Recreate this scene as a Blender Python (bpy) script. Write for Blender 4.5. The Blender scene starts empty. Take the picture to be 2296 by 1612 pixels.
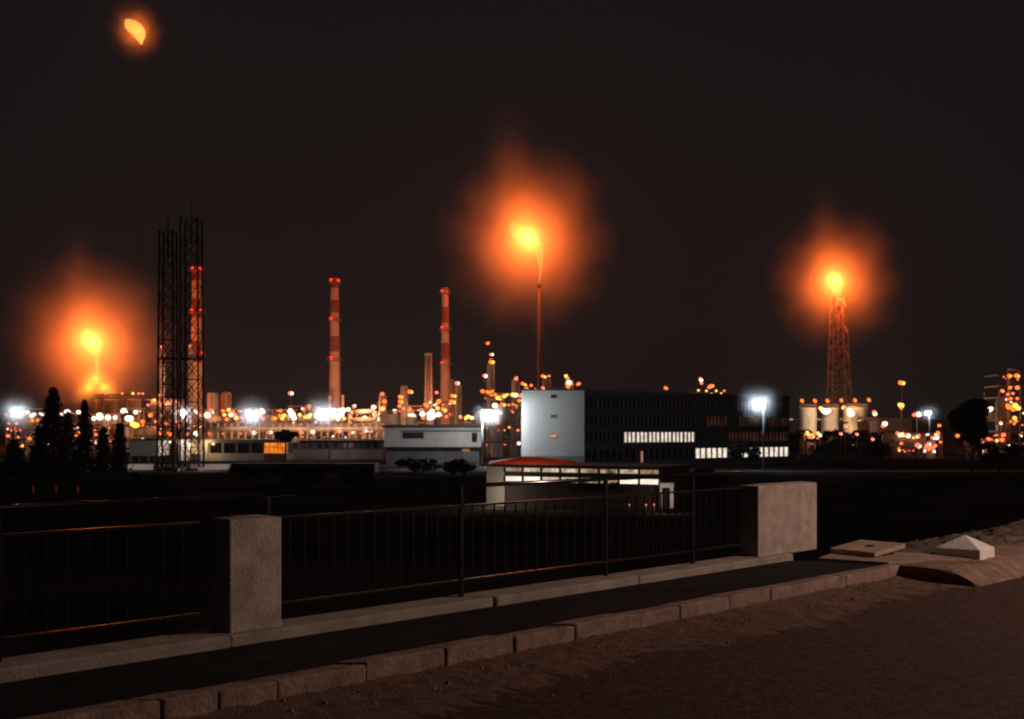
import bpy, math, random
from mathutils import Vector, Matrix
random.seed(7)
scene = bpy.context.scene
COL = scene.collection
R = math.radians

# ------------------------------------------------------------------ camera
F, CX, HY, EYE = 2500.0, 1148.0, 965.0, 1.7      # focal (picture units of 2296 wide), centre, horizon, eye height
cam = bpy.data.cameras.new("camera")
cam.sensor_fit = 'HORIZONTAL'; cam.sensor_width = 36.0
cam.lens = 36.0 * F / 2296.0
cam.shift_y = (HY - 806.0) / 2296.0
cam.clip_end = 5000; cam.clip_start = 0.1
cam.dof.use_dof = True; cam.dof.focus_distance = 13.0; cam.dof.aperture_fstop = 2.8
camo = bpy.data.objects.new("camera", cam); COL.objects.link(camo)
camo.location = (0, 0, EYE); camo.rotation_euler = (R(90), 0, 0)
scene.camera = camo

# ------------------------------------------------------------------ world, view, sampling
w = bpy.data.worlds.new("World"); scene.world = w; w.use_nodes = True
bg = w.node_tree.nodes["Background"]
bg.inputs["Color"].default_value = (0.90, 0.90, 1.0, 1); bg.inputs["Strength"].default_value = 0.0066
scene.view_settings.view_transform = 'Standard'
scene.view_settings.look = 'None'
scene.view_settings.exposure = 0; scene.view_settings.gamma = 1
cy = scene.cycles
cy.use_denoising = True
cy.max_bounces = 4; cy.diffuse_bounces = 2; cy.glossy_bounces = 2; cy.volume_bounces = 0
cy.transmission_bounces = 2; cy.transparent_max_bounces = 16
cy.sample_clamp_indirect = 3.0; cy.sample_clamp_direct = 0
cy.volume_step_rate = 0.6; cy.filter_width = 2.0
cy.caustics_reflective = False; cy.caustics_refractive = False

def light(name, loc, watts, col, radius=0.3, parent=None):
    l = bpy.data.lights.new(name, 'POINT'); l.energy = watts; l.color = col; l.shadow_soft_size = radius
    o = bpy.data.objects.new(name, l); COL.objects.link(o); o.location = loc
    if parent is not None: o.parent = parent; o.location = Vector(loc) - ORG[parent.name]
    return o
ORG = {}
# the street lamp that lights the kerb and the pillars stands outside the frame, to the right
light("street_lamp_light", (17.0, 12.2, 7.2), 5600, (1.0, 0.67, 0.51), 0.35)

# ------------------------------------------------------------------ picture -> place
GZ = -4.5
def P(x, y, D): return Vector(((x - CX) / F * D, D, EYE + (HY - y) / F * D))
def G(x, D, z=GZ): return Vector(((x - CX) / F * D, D, z))
def m(u, D): return u * D / F
def on_line(x, c):                       # the fence runs at 45 degrees: X - Y = c
    r = (x - CX) / F
    Y = c / (r - 1.0); return Vector((r * Y, Y, 0))

# ------------------------------------------------------------------ materials
def nodes(mt):
    mt.use_nodes = True; nt = mt.node_tree
    return nt, nt.nodes, nt.links
MATS = {}
def surf(name, col, rough=0.8, scale=3.0, var=0.25, metal=0.0, bump=0.0, bscale=40.0, streak=False, spec=0.3):
    if name in MATS: return MATS[name]
    mt = bpy.data.materials.new(name); nt, N, L = nodes(mt)
    b = N["Principled BSDF"]; b.inputs["Roughness"].default_value = rough; b.inputs["Metallic"].default_value = metal
    b.inputs["Specular IOR Level"].default_value = spec
    tc = N.new("ShaderNodeTexCoord"); mp = N.new("ShaderNodeMapping"); L.new(tc.outputs["Object"], mp.inputs[0])
    if streak: mp.inputs["Scale"].default_value = (1, 1, 0.12)
    nz = N.new("ShaderNodeTexNoise"); nz.inputs["Scale"].default_value = scale; nz.inputs["Detail"].default_value = 8
    nz.inputs["Roughness"].default_value = 0.65
    L.new(mp.outputs[0], nz.inputs["Vector"])
    cr = N.new("ShaderNodeValToRGB"); L.new(nz.outputs[0], cr.inputs[0])
    cr.color_ramp.elements[0].position = 0.32; cr.color_ramp.elements[1].position = 0.68
    cr.color_ramp.elements[0].color = tuple(c * (1 - var) for c in col) + (1,)
    cr.color_ramp.elements[1].color = tuple(min(1, c * (1 + var)) for c in col) + (1,)
    L.new(cr.outputs[0], b.inputs["Base Color"])
    if bump:
        n2 = N.new("ShaderNodeTexNoise"); n2.inputs["Scale"].default_value = bscale; n2.inputs["Detail"].default_value = 6
        L.new(tc.outputs["Object"], n2.inputs["Vector"])
        bp = N.new("ShaderNodeBump"); bp.inputs["Strength"].default_value = bump; bp.inputs["Distance"].default_value = 0.02
        L.new(n2.outputs[0], bp.inputs["Height"]); L.new(bp.outputs[0], b.inputs["Normal"])
    MATS[name] = mt; return mt
def glow(name, col, strength, vary=0.0, scale=1.0, clear=False):
    if name in MATS: return MATS[name]
    mt = bpy.data.materials.new(name); nt, N, L = nodes(mt)
    N.remove(N["Principled BSDF"]); e = N.new("ShaderNodeEmission")
    e.inputs[0].default_value = tuple(col) + (1,); e.inputs[1].default_value = strength
    if vary:
        tc = N.new("ShaderNodeTexCoord"); nz = N.new("ShaderNodeTexNoise"); nz.inputs["Scale"].default_value = scale
        nz.inputs["Detail"].default_value = 3; L.new(tc.outputs["Object"], nz.inputs["Vector"])
        mr = N.new("ShaderNodeMapRange"); mr.inputs[1].default_value = 0.35; mr.inputs[2].default_value = 0.65
        mr.inputs[3].default_value = strength * (1 - vary); mr.inputs[4].default_value = strength
        L.new(nz.outputs[0], mr.inputs[0]); L.new(mr.outputs[0], e.inputs[1])
    out = e.outputs[0]
    if clear:                            # burning gas: gives off light, lets light through
        t = N.new("ShaderNodeBsdfTransparent"); ad = N.new("ShaderNodeAddShader"); L.new(out, ad.inputs[0]); L.new(t.outputs[0], ad.inputs[1]); out = ad.outputs[0]
    L.new(out, N["Material Output"].inputs["Surface"])
    MATS[name] = mt; return mt
def glow_volume(name, k, power=0.0, stretch=1.0, col=(1, 1, 1), noise=0.0):
    """scattering smoke, put in for flare and lamp glow, also steam, thinning outwards; unit = one soft radius"""
    if name in MATS: return MATS[name]
    mt = bpy.data.materials.new(name); nt, N, L = nodes(mt); N.remove(N["Principled BSDF"])
    tc = N.new("ShaderNodeTexCoord")
    of = N.new("ShaderNodeVectorMath"); of.operation = 'SUBTRACT'; of.inputs[1].default_value = (.5, .5, .5); L.new(tc.outputs["Generated"], of.inputs[0])
    su = N.new("ShaderNodeVectorMath"); su.operation = 'SCALE'; su.inputs["Scale"].default_value = 6.1; L.new(of.outputs[0], su.inputs[0])
    src = su.outputs[0]
    if noise:
        nz = N.new("ShaderNodeTexNoise"); nz.inputs["Scale"].default_value = 0.9; nz.inputs["Detail"].default_value = 3
        L.new(src, nz.inputs["Vector"])
        sb = N.new("ShaderNodeVectorMath"); sb.operation = 'SUBTRACT'; sb.inputs[1].default_value = (.5, .5, .5); L.new(nz.outputs["Color"], sb.inputs[0])
        sc = N.new("ShaderNodeVectorMath"); sc.operation = 'SCALE'; sc.inputs["Scale"].default_value = noise; L.new(sb.outputs[0], sc.inputs[0])
        ad = N.new("ShaderNodeVectorMath"); ad.operation = 'ADD'; L.new(src, ad.inputs[0]); L.new(sc.outputs[0], ad.inputs[1]); src = ad.outputs[0]
    ln = N.new("ShaderNodeVectorMath"); ln.operation = 'LENGTH'; L.new(src, ln.inputs[0])
    def mth(op, a, b=None):
        n = N.new("ShaderNodeMath"); n.operation = op
        for i, v in enumerate((a, b)):
            if v is None: continue
            if isinstance(v, (int, float)): n.inputs[i].default_value = v
            else: L.new(v, n.inputs[i])
        return n.outputs[0]
    r = ln.outputs["Value"]
    g = mth('EXPONENT', mth('MULTIPLY', mth('MULTIPLY', r, r), -0.5))
    g = mth('MAXIMUM', mth('SUBTRACT', g, 0.011), 0.0)
    if power: g = mth('MULTIPLY', g, mth('POWER', r, power))
    d = mth('MULTIPLY', g, k)
    v = N.new("ShaderNodeVolumeScatter"); v.inputs["Color"].default_value = tuple(col) + (1,)
    L.new(d, v.inputs["Density"]); L.new(v.outputs[0], N["Material Output"].inputs["Volume"])
    MATS[name] = mt; return mt

M = dict(
    asphalt=surf("asphalt", (.060, .036, .030), .92, 11, .55, bump=1.0, bscale=45, spec=.15),
    pave=surf("dark_pavement", (.019, .0185, .020), .9, 3, .4, bump=.6, bscale=80, spec=.1),
    kerb=surf("kerb_stone", (.22, .15, .125), .9, 6, .4, bump=.6, bscale=30),
    concrete=surf("concrete", (.34, .285, .26), .85, 4.5, .3, bump=.6, bscale=45),
    plinth=surf("plinth_concrete", (.27, .235, .21), .9, 2.5, .3, bump=.5, bscale=45),
    white_conc=surf("pale_concrete", (.62, .60, .56), .85, 5, .15, bump=.3),
    dirt=surf("dirt", (.085, .062, .05), .95, 3, .5, bump=1.0, bscale=12),
    iron=surf("railing_iron", (.010, .010, .012), .38, 8, .2, metal=.15, spec=.18),
    plain=surf("plain_ground", (.045, .040, .040), 1, .08, .75, spec=0),
    grass=surf("slope_grass", (.022, .021, .019), 1, .6, .6, spec=0),
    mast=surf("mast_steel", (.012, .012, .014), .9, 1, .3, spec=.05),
    steel=surf("plant_steel", (.34, .27, .23), .6, .5, .3, streak=True),
    steel_dk=surf("dark_steel", (.26, .19, .16), .7, .6, .3),
    pipe=surf("pipe_lagging", (.52, .42, .34), .5, .4, .25),
    tank=surf("tank_paint", (.55, .48, .42), .45, .3, .2, streak=True),
    tank_or=surf("tank_ochre", (.58, .46, .33), .4, .3, .2, streak=True),
    brown=surf("brown_wall", (.30, .19, .14), .85, .3, .3, streak=True),
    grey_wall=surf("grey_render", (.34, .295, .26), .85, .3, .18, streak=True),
    white_wall=surf("white_render", (.66, .64, .61), .8, .25, .12, streak=True),
    roof_dk=surf("dark_roof", (.035, .033, .034), .9, .4, .3),
    red_roof=surf("red_roof", (.55, .024, .014), .6, .8, .25),
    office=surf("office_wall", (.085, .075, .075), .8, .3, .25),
    glass=surf("dark_glass", (.015, .015, .018), .12, .3, .3, spec=.5),
    leaf=surf("dark_leaf", (.028, .032, .026), .8, .8, .5),
    bark=surf("bark", (.06, .045, .035), .95, 2, .3),
    ch_white=surf("chimney_white", (.52, .36, .30), .8, .15, .18, streak=True),
    ch_red=surf("chimney_red", (.24, .075, .06), .8, .15, .25, streak=True),
    flarestk=surf("flare_steel", (.10, .075, .065), .7, .5, .3),
    black=surf("black_steel", (.012, .011, .011), .9, .5, .3),  # kept near black so the high stack hardly shows
    lamp_body=surf("lamp_housing", (.30, .30, .31), .5, 2, .15),
)
E = dict(
    W=glow("lamp_white", (1, .74, .54), 2.6), B=glow("lamp_cold_white", (.80, .92, 1), 9, clear=True),
    O=glow("lamp_orange", (1, .17, .022), 2.3), Y=glow("lamp_yellow", (1, .46, .07), 2.8),
    P=glow("lamp_rose", (1, .17, .09), 2.0), R=glow("lamp_red", (1, .012, .02), 5),
)

# ------------------------------------------------------------------ mesh builder
class MB:
    def __init__(s): s.v = []; s.f = []; s.sm = []
    def add(s, vs, fs, smooth=False):
        n = len(s.v); s.v += [tuple(p) for p in vs]
        for f in fs: s.f.append(tuple(i + n for i in f)); s.sm.append(smooth)
        return s
    def box(s, c, sz, rz=0.0):
        hx, hy, hz = sz[0] / 2, sz[1] / 2, sz[2] / 2; ca, sa = math.cos(rz), math.sin(rz); vs = []
        for z in (-hz, hz):
            for x, y in ((-hx, -hy), (hx, -hy), (hx, hy), (-hx, hy)):
                vs.append((c[0] + x * ca - y * sa, c[1] + x * sa + y * ca, c[2] + z))
        return s.add(vs, [(3, 2, 1, 0), (4, 5, 6, 7), (0, 1, 5, 4), (1, 2, 6, 5), (2, 3, 7, 6), (3, 0, 4, 7)])
    def prism(s, pts, z0, z1):          # plan outline, counter-clockwise
        n = len(pts); vs = [(p[0], p[1], z0) for p in pts] + [(p[0], p[1], z1) for p in pts]
        fs = [tuple(range(n - 1, -1, -1)), tuple(range(n, 2 * n))] + [(i, (i + 1) % n, (i + 1) % n + n, i + n) for i in range(n)]
        return s.add(vs, fs)
    def cyl(s, p, q, r0, r1=None, n=10, caps=True, smooth=True):
        r1 = r0 if r1 is None else r1; p, q = Vector(p), Vector(q); d = q - p
        if d.length < 1e-6: return s
        d.normalize(); a = d.orthogonal().normalized(); b = d.cross(a); vs = []
        for c, r in ((p, r0), (q, r1)):
            for i in range(n):
                t = 2 * math.pi * i / n; vs.append(c + a * (r * math.cos(t)) + b * (r * math.sin(t)))
        k = len(s.v)
        s.add(vs, [(i, (i + 1) % n, (i + 1) % n + n, i + n) for i in range(n)], smooth)
        if caps:
            s.f.append(tuple(k + i for i in range(n - 1, -1, -1))); s.sm.append(False)
            s.f.append(tuple(k + n + i for i in range(n))); s.sm.append(False)
        return s
    def beam(s, p, q, w): return s.cyl(p, q, w * .7071, n=4, smooth=False)
    def tube(s, pts, r, n=8):
        for a, b in zip(pts[:-1], pts[1:]): s.cyl(a, b, r, n=n)
        return s
    def lathe(s, c, prof, n=16):        # prof: (radius, z)
        vs = []
        for r, z in prof:
            for i in range(n):
                t = 2 * math.pi * i / n; vs.append((c[0] + r * math.cos(t), c[1] + r * math.sin(t), c[2] + z))
        fs = []
        for j in range(len(prof) - 1):
            for i in range(n): fs.append((j * n + i, j * n + (i + 1) % n, (j + 1) * n + (i + 1) % n, (j + 1) * n + i))
        return s.add(vs, fs, True)
    def ball(s, c, r, n=10, k=6, squash=1.0):
        prof = [(r * math.sin(math.pi * j / k), -r * squash * math.cos(math.pi * j / k)) for j in range(k + 1)]
        prof[0] = (r * .02, -r * squash); prof[-1] = (r * .02, r * squash)
        return s.lathe(c, prof, n)
    def build(s, name, mat, parent=None, bevel=0.0):
        org = ORG[parent.name] if parent is not None else Vector((0, 0, 0))
        me = bpy.data.meshes.new(name)
        me.from_pydata([(a - org.x, b - org.y, c - org.z) for a, b, c in s.v], [], s.f)
        me.polygons.foreach_set("use_smooth", s.sm); me.materials.append(mat); me.update()
        o = bpy.data.objects.new(name, me); COL.objects.link(o)
        ORG[o.name] = org
        if parent is not None: o.parent = parent
        if bevel:
            b = o.modifiers.new("bevel", 'BEVEL'); b.width = bevel; b.segments = 2; b.limit_method = 'ANGLE'
        return o

def tag(o, label, cat, group=None, kind=None):
    if label: o["label"] = label
    if cat: o["category"] = cat
    if group: o["group"] = group
    if kind: o["kind"] = kind
    return o
def thing(name, label, cat, loc, group=None):
    o = bpy.data.objects.new(name, None); COL.objects.link(o); o.location = loc; o.empty_display_size = .5
    ORG[o.name] = Vector(loc); return tag(o, label, cat, group)
def struct(name, mb, mat, bevel=0.0):
    o = mb.build(name, mat, None, bevel); o["kind"] = "structure"; return o

_bulb = {}
def lamp(parent, x, y, D, c='W', r=0.8, name="lamp"):
    """one lamp fitting, a part of what carries it"""
    if c not in _bulb:
        b = MB().ball((0, 0, 0), 1.0, 10, 6); me = bpy.data.meshes.new("lamp")
        me.from_pydata(b.v, [], b.f); me.polygons.foreach_set("use_smooth", b.sm); me.materials.append(E[c]); _bulb[c] = me
    o = bpy.data.objects.new(name, _bulb[c]); COL.objects.link(o); o.parent = parent
    r *= 1.0 if c in 'WR' else .82
    o.location = P(x, y, D) - ORG[parent.name]; o.scale = (r * .84, r * .76, r * .72)
    ORG[o.name] = Vector((0, 0, 0)); return o

# ================================================================== GROUND
g = MB(); g.add([(-1200, -250, GZ), (1200, -250, GZ), (1200, 1800, GZ), (-1200, 1800, GZ)], [(0, 1, 2, 3)])
struct("ground", g, M['plain'])
for nm_, x0, x1, y0, y1 in (("access_road", -95, -3, 196, 203), ("office_road", 6, 130, 168, 176)):
    r_ = MB(); r_.add([(x0, y0, GZ + .012), (x1, y0, GZ + .012), (x1, y1, GZ + .012), (x0, y1, GZ + .012)], [(0, 1, 2, 3)])
    struct(nm_, r_, surf("yard_asphalt", (.11, .095, .09), .95, .3, .4, spec=.05))
FC, KC = -11.755, -9.72                     # fence front line and kerb line (X - Y)
def FL(Y, c=FC, z=0.0): return Vector((Y + c, Y, z))
nrm = Vector((.7071, -.7071, 0))            # towards the road
# embankment behind the wall
em = MB(); vs = []; fs = []
prof = [(0.0, -.25), (1.2, -.5), (4, -1.8), (8, -3.6), (12, GZ - .05)]
ys = [-60 + 6 * i for i in range(40)]
for Y in ys:
    for d, z in prof:
        p = FL(Y, FC - .25) - nrm * d; vs.append((p.x, p.y, z + (random.uniform(-.12, .12) if 0 < d < 12 else 0)))
k = len(prof)
for i in range(len(ys) - 1):
    for j in range(k - 1): fs.append((i * k + j, (i + 1) * k + j, (i + 1) * k + j + 1, i * k + j + 1))
em.add(vs, fs); struct("embankment", em, M['grass'])
# pavement slab (solid, down into the bank)
def strip(c0, c1, y0, y1, z0, z1):
    a, b, c, d = FL(y0, c0), FL(y0, c1), FL(y1, c1), FL(y1, c0)
    return MB().prism([(a.x, a.y), (b.x, b.y), (c.x, c.y), (d.x, d.y)], z0, z1)
PEND = 16.0
struct("pavement", strip(FC + .05, KC - .25, -40, 15.45, -5, -.10), M['pave'])
# road: bumpy sheet ; reaches from the kerb towards the right
rd = MB(); vs = []; fs = []
pts = [(-60, -52), (-60, -200), (400, -200), (400, 60), (60, 50), (11.0, 16.6), (9.2, 16.9), (7.0, 16.6), (5.6, 15.45)]
for p in pts: pass
a0, a1 = FL(-40, KC), FL(15.35, KC)
rd.prism([(a0.x, a0.y), (a0.x, -200), (300, -200), (300, 309.5), (a1.x + .2, a1.y + .05), (a1.x, a1.y)], -.6, -.285)
struct("road", rd, M['asphalt'])
# earth shelf on the right, behind the road
sh = MB(); sh.prism([(5.35, 15.15), (60, 69.8), (40, 58), (14, 28), (9.5, 21.5), (6.4, 17.8), (4.4, 16.1)], -5, -.12)
struct("earth_shelf", sh, M['dirt'])

# kerb: one run of stones
kb = MB(); jx = [362, 490, 624, 824, 1003, 1156, 1290, 1415, 1528, 1640, 1729, 1813, 1897, 1965, 2035]
jy = [on_line(x, KC).y for x in jx]
jy = [jy[0] - .57 * i for i in range(14, 0, -1)] + jy
random.seed(3)
for a, b in zip(jy[:-1], jy[1:]):
    e = random.uniform(-.012, .012); h = random.uniform(-.012, .008); gp = random.uniform(.003, .008)
    p0, p1, p2, p3 = FL(a + gp, KC - .26), FL(a + gp, KC + e), FL(b - gp, KC + e + random.uniform(-.008, .008)), FL(b - gp, KC - .26)
    kb.prism([(p0.x, p0.y), (p1.x, p1.y), (p2.x, p2.y), (p3.x, p3.y)], -.5, -.10 + .012 + h)
struct("kerb", kb, M['kerb'], bevel=.016)
# gutter dirt along the kerb foot
gt = MB(); vs = []; fs = []
n = 260
for i in range(n):
    Y = 3 + 12.6 * i / (n - 1)
    for j, (d, z) in enumerate(((0.02, -.225), (.18, -.25), (.46, -.272), (1.0, -.2885))):
        p = FL(Y, KC) + nrm * (d + random.uniform(-.05, .05) * (j > 0) + (.16 * math.sin(Y * 1.7) + random.uniform(-.16, .16)) * (j == 3)); vs.append((p.x, p.y, z + random.uniform(-.012, .012) * (j < 3)))
for i in range(n - 1):
    for j in range(3): fs.append((i * 4 + j, i * 4 + j + 1, (i + 1) * 4 + j + 1, (i + 1) * 4 + j))
gt.add(vs, fs, True); struct("gutter_sand", gt, surf("gutter_sand", (.14, .085, .066), .95, 9, .45, bump=1.0, bscale=60, spec=.1))
gv = MB(); random.seed(9)
for i in range(1500):
    Y = random.uniform(4, 15.2); d = min(2.6, abs(random.gauss(0, .55)) + .05); r_ = random.uniform(.006, .02) * (1.5 if random.random() < .06 else 1)
    p = FL(Y, KC) + nrm * d; z = -.235 - min(.05, d * .08); k0 = len(gv.v)
    q = [p + Vector((random.uniform(.6, 1.3) * r_ * math.cos(a), random.uniform(.6, 1.3) * r_ * math.sin(a), 0)) for a in (0, 1.57, 3.14, 4.71)]
    gv.add([(v.x, v.y, z - .01) for v in q] + [(p.x, p.y, z + r_ * .9)], [(0, 1, 4), (1, 2, 4), (2, 3, 4), (3, 0, 4)])
o = gv.build("gravel", surf("gravel_stone", (.20, .14, .12), .95, 30, .5)); o["kind"] = "stuff"
# kerb of the side road on the right
sk = MB(); random.seed(8)
vs = []; fs = []; prf = [(-.05, -.6), (-.05, -.10), (.25, -.095), (.52, -.10), (.66, -.11), (.80, -.16), (.92, -.225), (1.08, -.292), (1.2, -.6)]
n = 90
for i in range(n):
    Y = 14.92 + 26 * (i / (n - 1)) ** 1.6
    for k, (d, z) in enumerate(prf):
        if i == 0: d = min(d, .55 + .12 * (k > 6))
        p = FL(Y, -9.75) + nrm * d + Vector((random.uniform(-.03, .03), random.uniform(-.03, .03), 0)) * (i > 0)
        vs.append((p.x, p.y, z + random.uniform(-.012, .012) * (0 < k < 7 and i > 0)))
q = len(prf)
for i in range(n - 1):
    for k in range(q - 1): fs.append((i * q + k, (i + 1) * q + k, (i + 1) * q + k + 1, i * q + k + 1))
fs.append(tuple(range(q)))
sk.add(vs, fs); struct("side_bank", sk, surf("bank_soil", (.20, .135, .11), .95, 5, .4, bump=1.0, bscale=25, spec=.1))
# pale concrete apron where the pavement ends
ap = MB(); ap.prism([(4.25, 15.50), (5.05, 14.95), (5.62, 15.22), (6.35, 15.30), (5.9, 16.1), (4.9, 16.6)], -.5, -.06)
struct("paving_apron", ap, surf("apron_concrete", (.26, .19, .15), .9, 4, .35, bump=.8, bscale=25), bevel=.02)
# dirt mound
mo = MB(); vs = []; fs = []; nx, ny = 46, 22
for j in range(ny):
    for i in range(nx):
        u, v = i / (nx - 1), j / (ny - 1); x = 5.3 + 5.0 * u; y = 15.75 + max(0, x - 6.3) * 1.05 + 2.4 * v
        h = math.sin(math.pi * min(1, v * 1.0)) ** .8 * (.17 * min(1, u * 2.6) * (0.72 + .28 * math.sin(u * 7 + 1)))
        vs.append((x + random.uniform(-.05, .05), y + random.uniform(-.05, .05), -.16 + h + (random.uniform(-.05, .06) if h > .02 else 0)))
for j in range(ny - 1):
    for i in range(nx - 1): fs.append((j * nx + i, j * nx + i + 1, (j + 1) * nx + i + 1, (j + 1) * nx + i))
mo.add(vs, fs, True); struct("dirt_mound", mo, M['dirt'])

# ================================================================== WALL, PILLARS, RAILING
pl = MB(); random.seed(5)
ys = [2.0, 4.5, 7.0, 9.28, 11.45, 13.1, 14.45, 15.55]
for a, b in zip(ys[:-1], ys[1:]):
    f = .14 + random.uniform(-.015, .015)
    p0, p1, p2, p3 = FL(a + .008, FC - .42), FL(a + .008, FC + f), FL(b - .008, FC + f), FL(b - .008, FC - .42)
    pl.prism([(p0.x, p0.y), (p1.x, p1.y), (p2.x, p2.y), (p3.x, p3.y)], -.6, random.uniform(-.008, .004))
o = pl.build("low_wall", M['plinth'], None, bevel=.02)
tag(o, "low weathered concrete wall under the railing along the pavement edge", "wall")
def pillar(label, x0, x1, t, h, rough):
    a, b = on_line(x0, FC), on_line(x1, FC)
    c = (a + b) / 2 - nrm * (t / 2); L_ = (b - a).length
    pb = MB(); pb.box((c.x, c.y, h / 2 - .01), (L_, t, h + .02), R(45))
    k = len(pb.v); cs, sn = math.cos(R(45)), math.sin(R(45)); i_ = min(L_, t) * .5
    for px_, py_ in ((-L_ / 2 + i_, 0), (L_ / 2 - i_, 0)): pb.v.append((c.x + px_ * cs - py_ * sn, c.y + px_ * sn + py_ * cs, h + .022))
    pb.f.remove((4, 5, 6, 7)); pb.sm.pop()
    pb.f += [(4, 5, k + 1, k), (5, 6, k + 1), (6, 7, k, k + 1), (7, 4, k)]; pb.sm += [False] * 4
    o = pb.build("concrete_pillar", M['concrete'], None, bevel=.014)
    return tag(o, label, "pillar", "concrete pillars of the roadside railing")
pillar("narrow dark grey concrete pillar nearest the camera, railing on both its sides", 515, 632, .31, .95, 0)
pillar("broad lit concrete pillar ending the railing beside the earth and the slab", 1700, 1832, .31, .95, 0)

def railing(label, y0, y1, posts, name="metal_railing"):
    back = FC - .16 * 1.414
    root = thing(name, label, "railing", FL((y0 + y1) / 2, back), "dark metal railings between the pillars")
    h = MB(); h.cyl(FL(y0, back, 1.135), FL(y1 if y1 > 12 else lp1 + .01, back, 1.135), .022, n=16); h.build("handrail", surf("worn_rail_steel", (.15, .15, .165), .18, 6, .2, metal=1.0), root)
    t = MB(); t.box((FL((y0 + y1) / 2, back)).to_tuple()[:2] + (.93,), ((y1 - y0) * 1.41421, .045, .022), R(45)); t.build("top_rail", M['iron'], root)
    b = MB(); b.box((FL((y0 + y1) / 2, back)).to_tuple()[:2] + (.165,), ((y1 - y0) * 1.41421, .04, .022), R(45)); b.build("bottom_rail", M['iron'], root)
    bal = MB(); n = int((y1 - y0) / .1126)
    for i in range(1, n):
        Y = y0 + (y1 - y0) * i / n; p = FL(Y, back); bal.box((p.x, p.y, .5475), (.014, .014, .74), R(45))
    bal.build("baluster_panel", M['iron'], root)
    for Y in posts:
        pb = MB(); p = FL(Y, back); pb.box((p.x, p.y, .565), (.045, .035, 1.13), R(45)); pb.build("post", M['iron'], root)
lp0, lp1 = on_line(515, FC).y, on_line(632, FC).y; rp0 = on_line(1700, FC).y
railing("dark iron railing running off the left edge from the narrow pillar", 3.0, lp0 - .02, [4.5, 6.4, 8.2])
railing("dark iron railing with a round handrail between the narrow and the broad pillar", lp1 + .02, rp0 - .02, [9.83, 11.46, 13.08, 14.3])

# loose concrete pieces on the earth
sl = thing("concrete_slab", "square flat concrete slab with a round hole lying beside the broad pillar", "slab", (5.55, 15.9, -.1))
c = Vector((5.1, 16.0, 0)); b = MB(); ca = R(38)
ring = 20; vs = []; fs = []
hs = .37; z0, z1 = -.01, .05
def rot(x, y): return (c.x + x * math.cos(ca) - y * math.sin(ca), c.y + x * math.sin(ca) + y * math.cos(ca))
for z in (z0, z1):
    for rr in (0, 1):
        for i in range(ring):
            t = 2 * math.pi * (i + .5) / ring
            if rr == 0: x, y = .10 * math.cos(t), .10 * math.sin(t)
            else:
                kx = max(abs(math.cos(t)), abs(math.sin(t))); x, y = hs * math.cos(t) / kx, hs * math.sin(t) / kx
            vs.append(rot(x, y) + (z + .04 * (x / hs),))
for i in range(ring):
    j = (i + 1) % ring
    fs += [(ring * 2 + i, ring * 3 + i, ring * 3 + j, ring * 2 + j), (i, j, ring + j, ring + i), (ring + i, ring + j, ring * 3 + j, ring * 3 + i), (j, i, ring * 2 + i, ring * 2 + j)]
b.add(vs, fs); b.build("slab", surf("slab_concrete", (.36, .28, .23), .9, 4, .3, bump=.5), sl)
b = MB(); b.box((c.x + .05, c.y + .05, -.07), (.5, .5, .1), ca); b.build("base_block", M['steel_dk'], sl)
pc = Vector((6.48, 15.95, 0)); b = MB(); ra = R(-41)
def rp(x, y): return (pc.x + x * math.cos(ra) - y * math.sin(ra), pc.y + x * math.sin(ra) + y * math.cos(ra))
hx, hy = .31, .31
base = [rp(-hx, -hy), rp(hx, -hy), rp(hx, hy), rp(-hx, hy)]
vs = [p + (-.12,) for p in base] + [p + (.035,) for p in base] + [rp(0, 0) + (.215,)]
b.add(vs, [(3, 2, 1, 0), (0, 1, 5, 4), (1, 2, 6, 5), (2, 3, 7, 6), (3, 0, 4, 7), (4, 5, 8), (5, 6, 8), (6, 7, 8), (7, 4, 8)])
o = b.build("pillar_cap", M['white_conc'], None, bevel=.008)
tag(o, "white pyramid shaped concrete cap lying on the earth at the right", "pillar cap")

# ================================================================== VEGETATION
def leaf_tri(mb, p, s):
    a = Vector((random.gauss(0, 1), random.gauss(0, 1), random.gauss(0, .6))).normalized(); b = a.orthogonal().normalized()
    t = random.uniform(0, 6.28); q = Matrix.Rotation(t, 3, a) @ b
    mb.add([p - q * s, p + q * s, p + a * s * 1.5], [(0, 1, 2)])
def conifer(x, top, wid, D, label, sides=1.0):
    base = G(x, D); H = P(x, top, D).z - GZ; rad = m(wid, D) / 2
    root = thing("conifer_tree", label, "tree", base, "conifers in front of the plant")
    t = MB(); t.cyl(base - Vector((0, 0, .2)), base + Vector((0, 0, H * .96)), .22, .03, 8); t.build("trunk", M['bark'], root)
    c = MB(); n = int(H * 7)
    for i in range(n):
        f = i / n; z = H * (.06 + .94 * f); rr = rad * 1.55 * (1 - f) ** .8 * random.uniform(.75, 1.12) + .1
        for k in range(7):
            a = random.uniform(0, 6.28); L_ = rr * random.choice((.6, .8, 1.0, 1.0, 1.3)) * random.uniform(.8, 1.1)
            tip = base + Vector((math.cos(a) * L_, math.sin(a) * L_, z - L_ * .35))
            o = base + Vector((0, 0, z))
            for q in range(7):
                u = random.uniform(.25, 1.0); leaf_tri(c, o.lerp(tip, u) + Vector((random.gauss(0, .12), random.gauss(0, .12), random.gauss(0, .1))), random.uniform(.14, .30))
    c.build("crown", M['leaf'], root)
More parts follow.
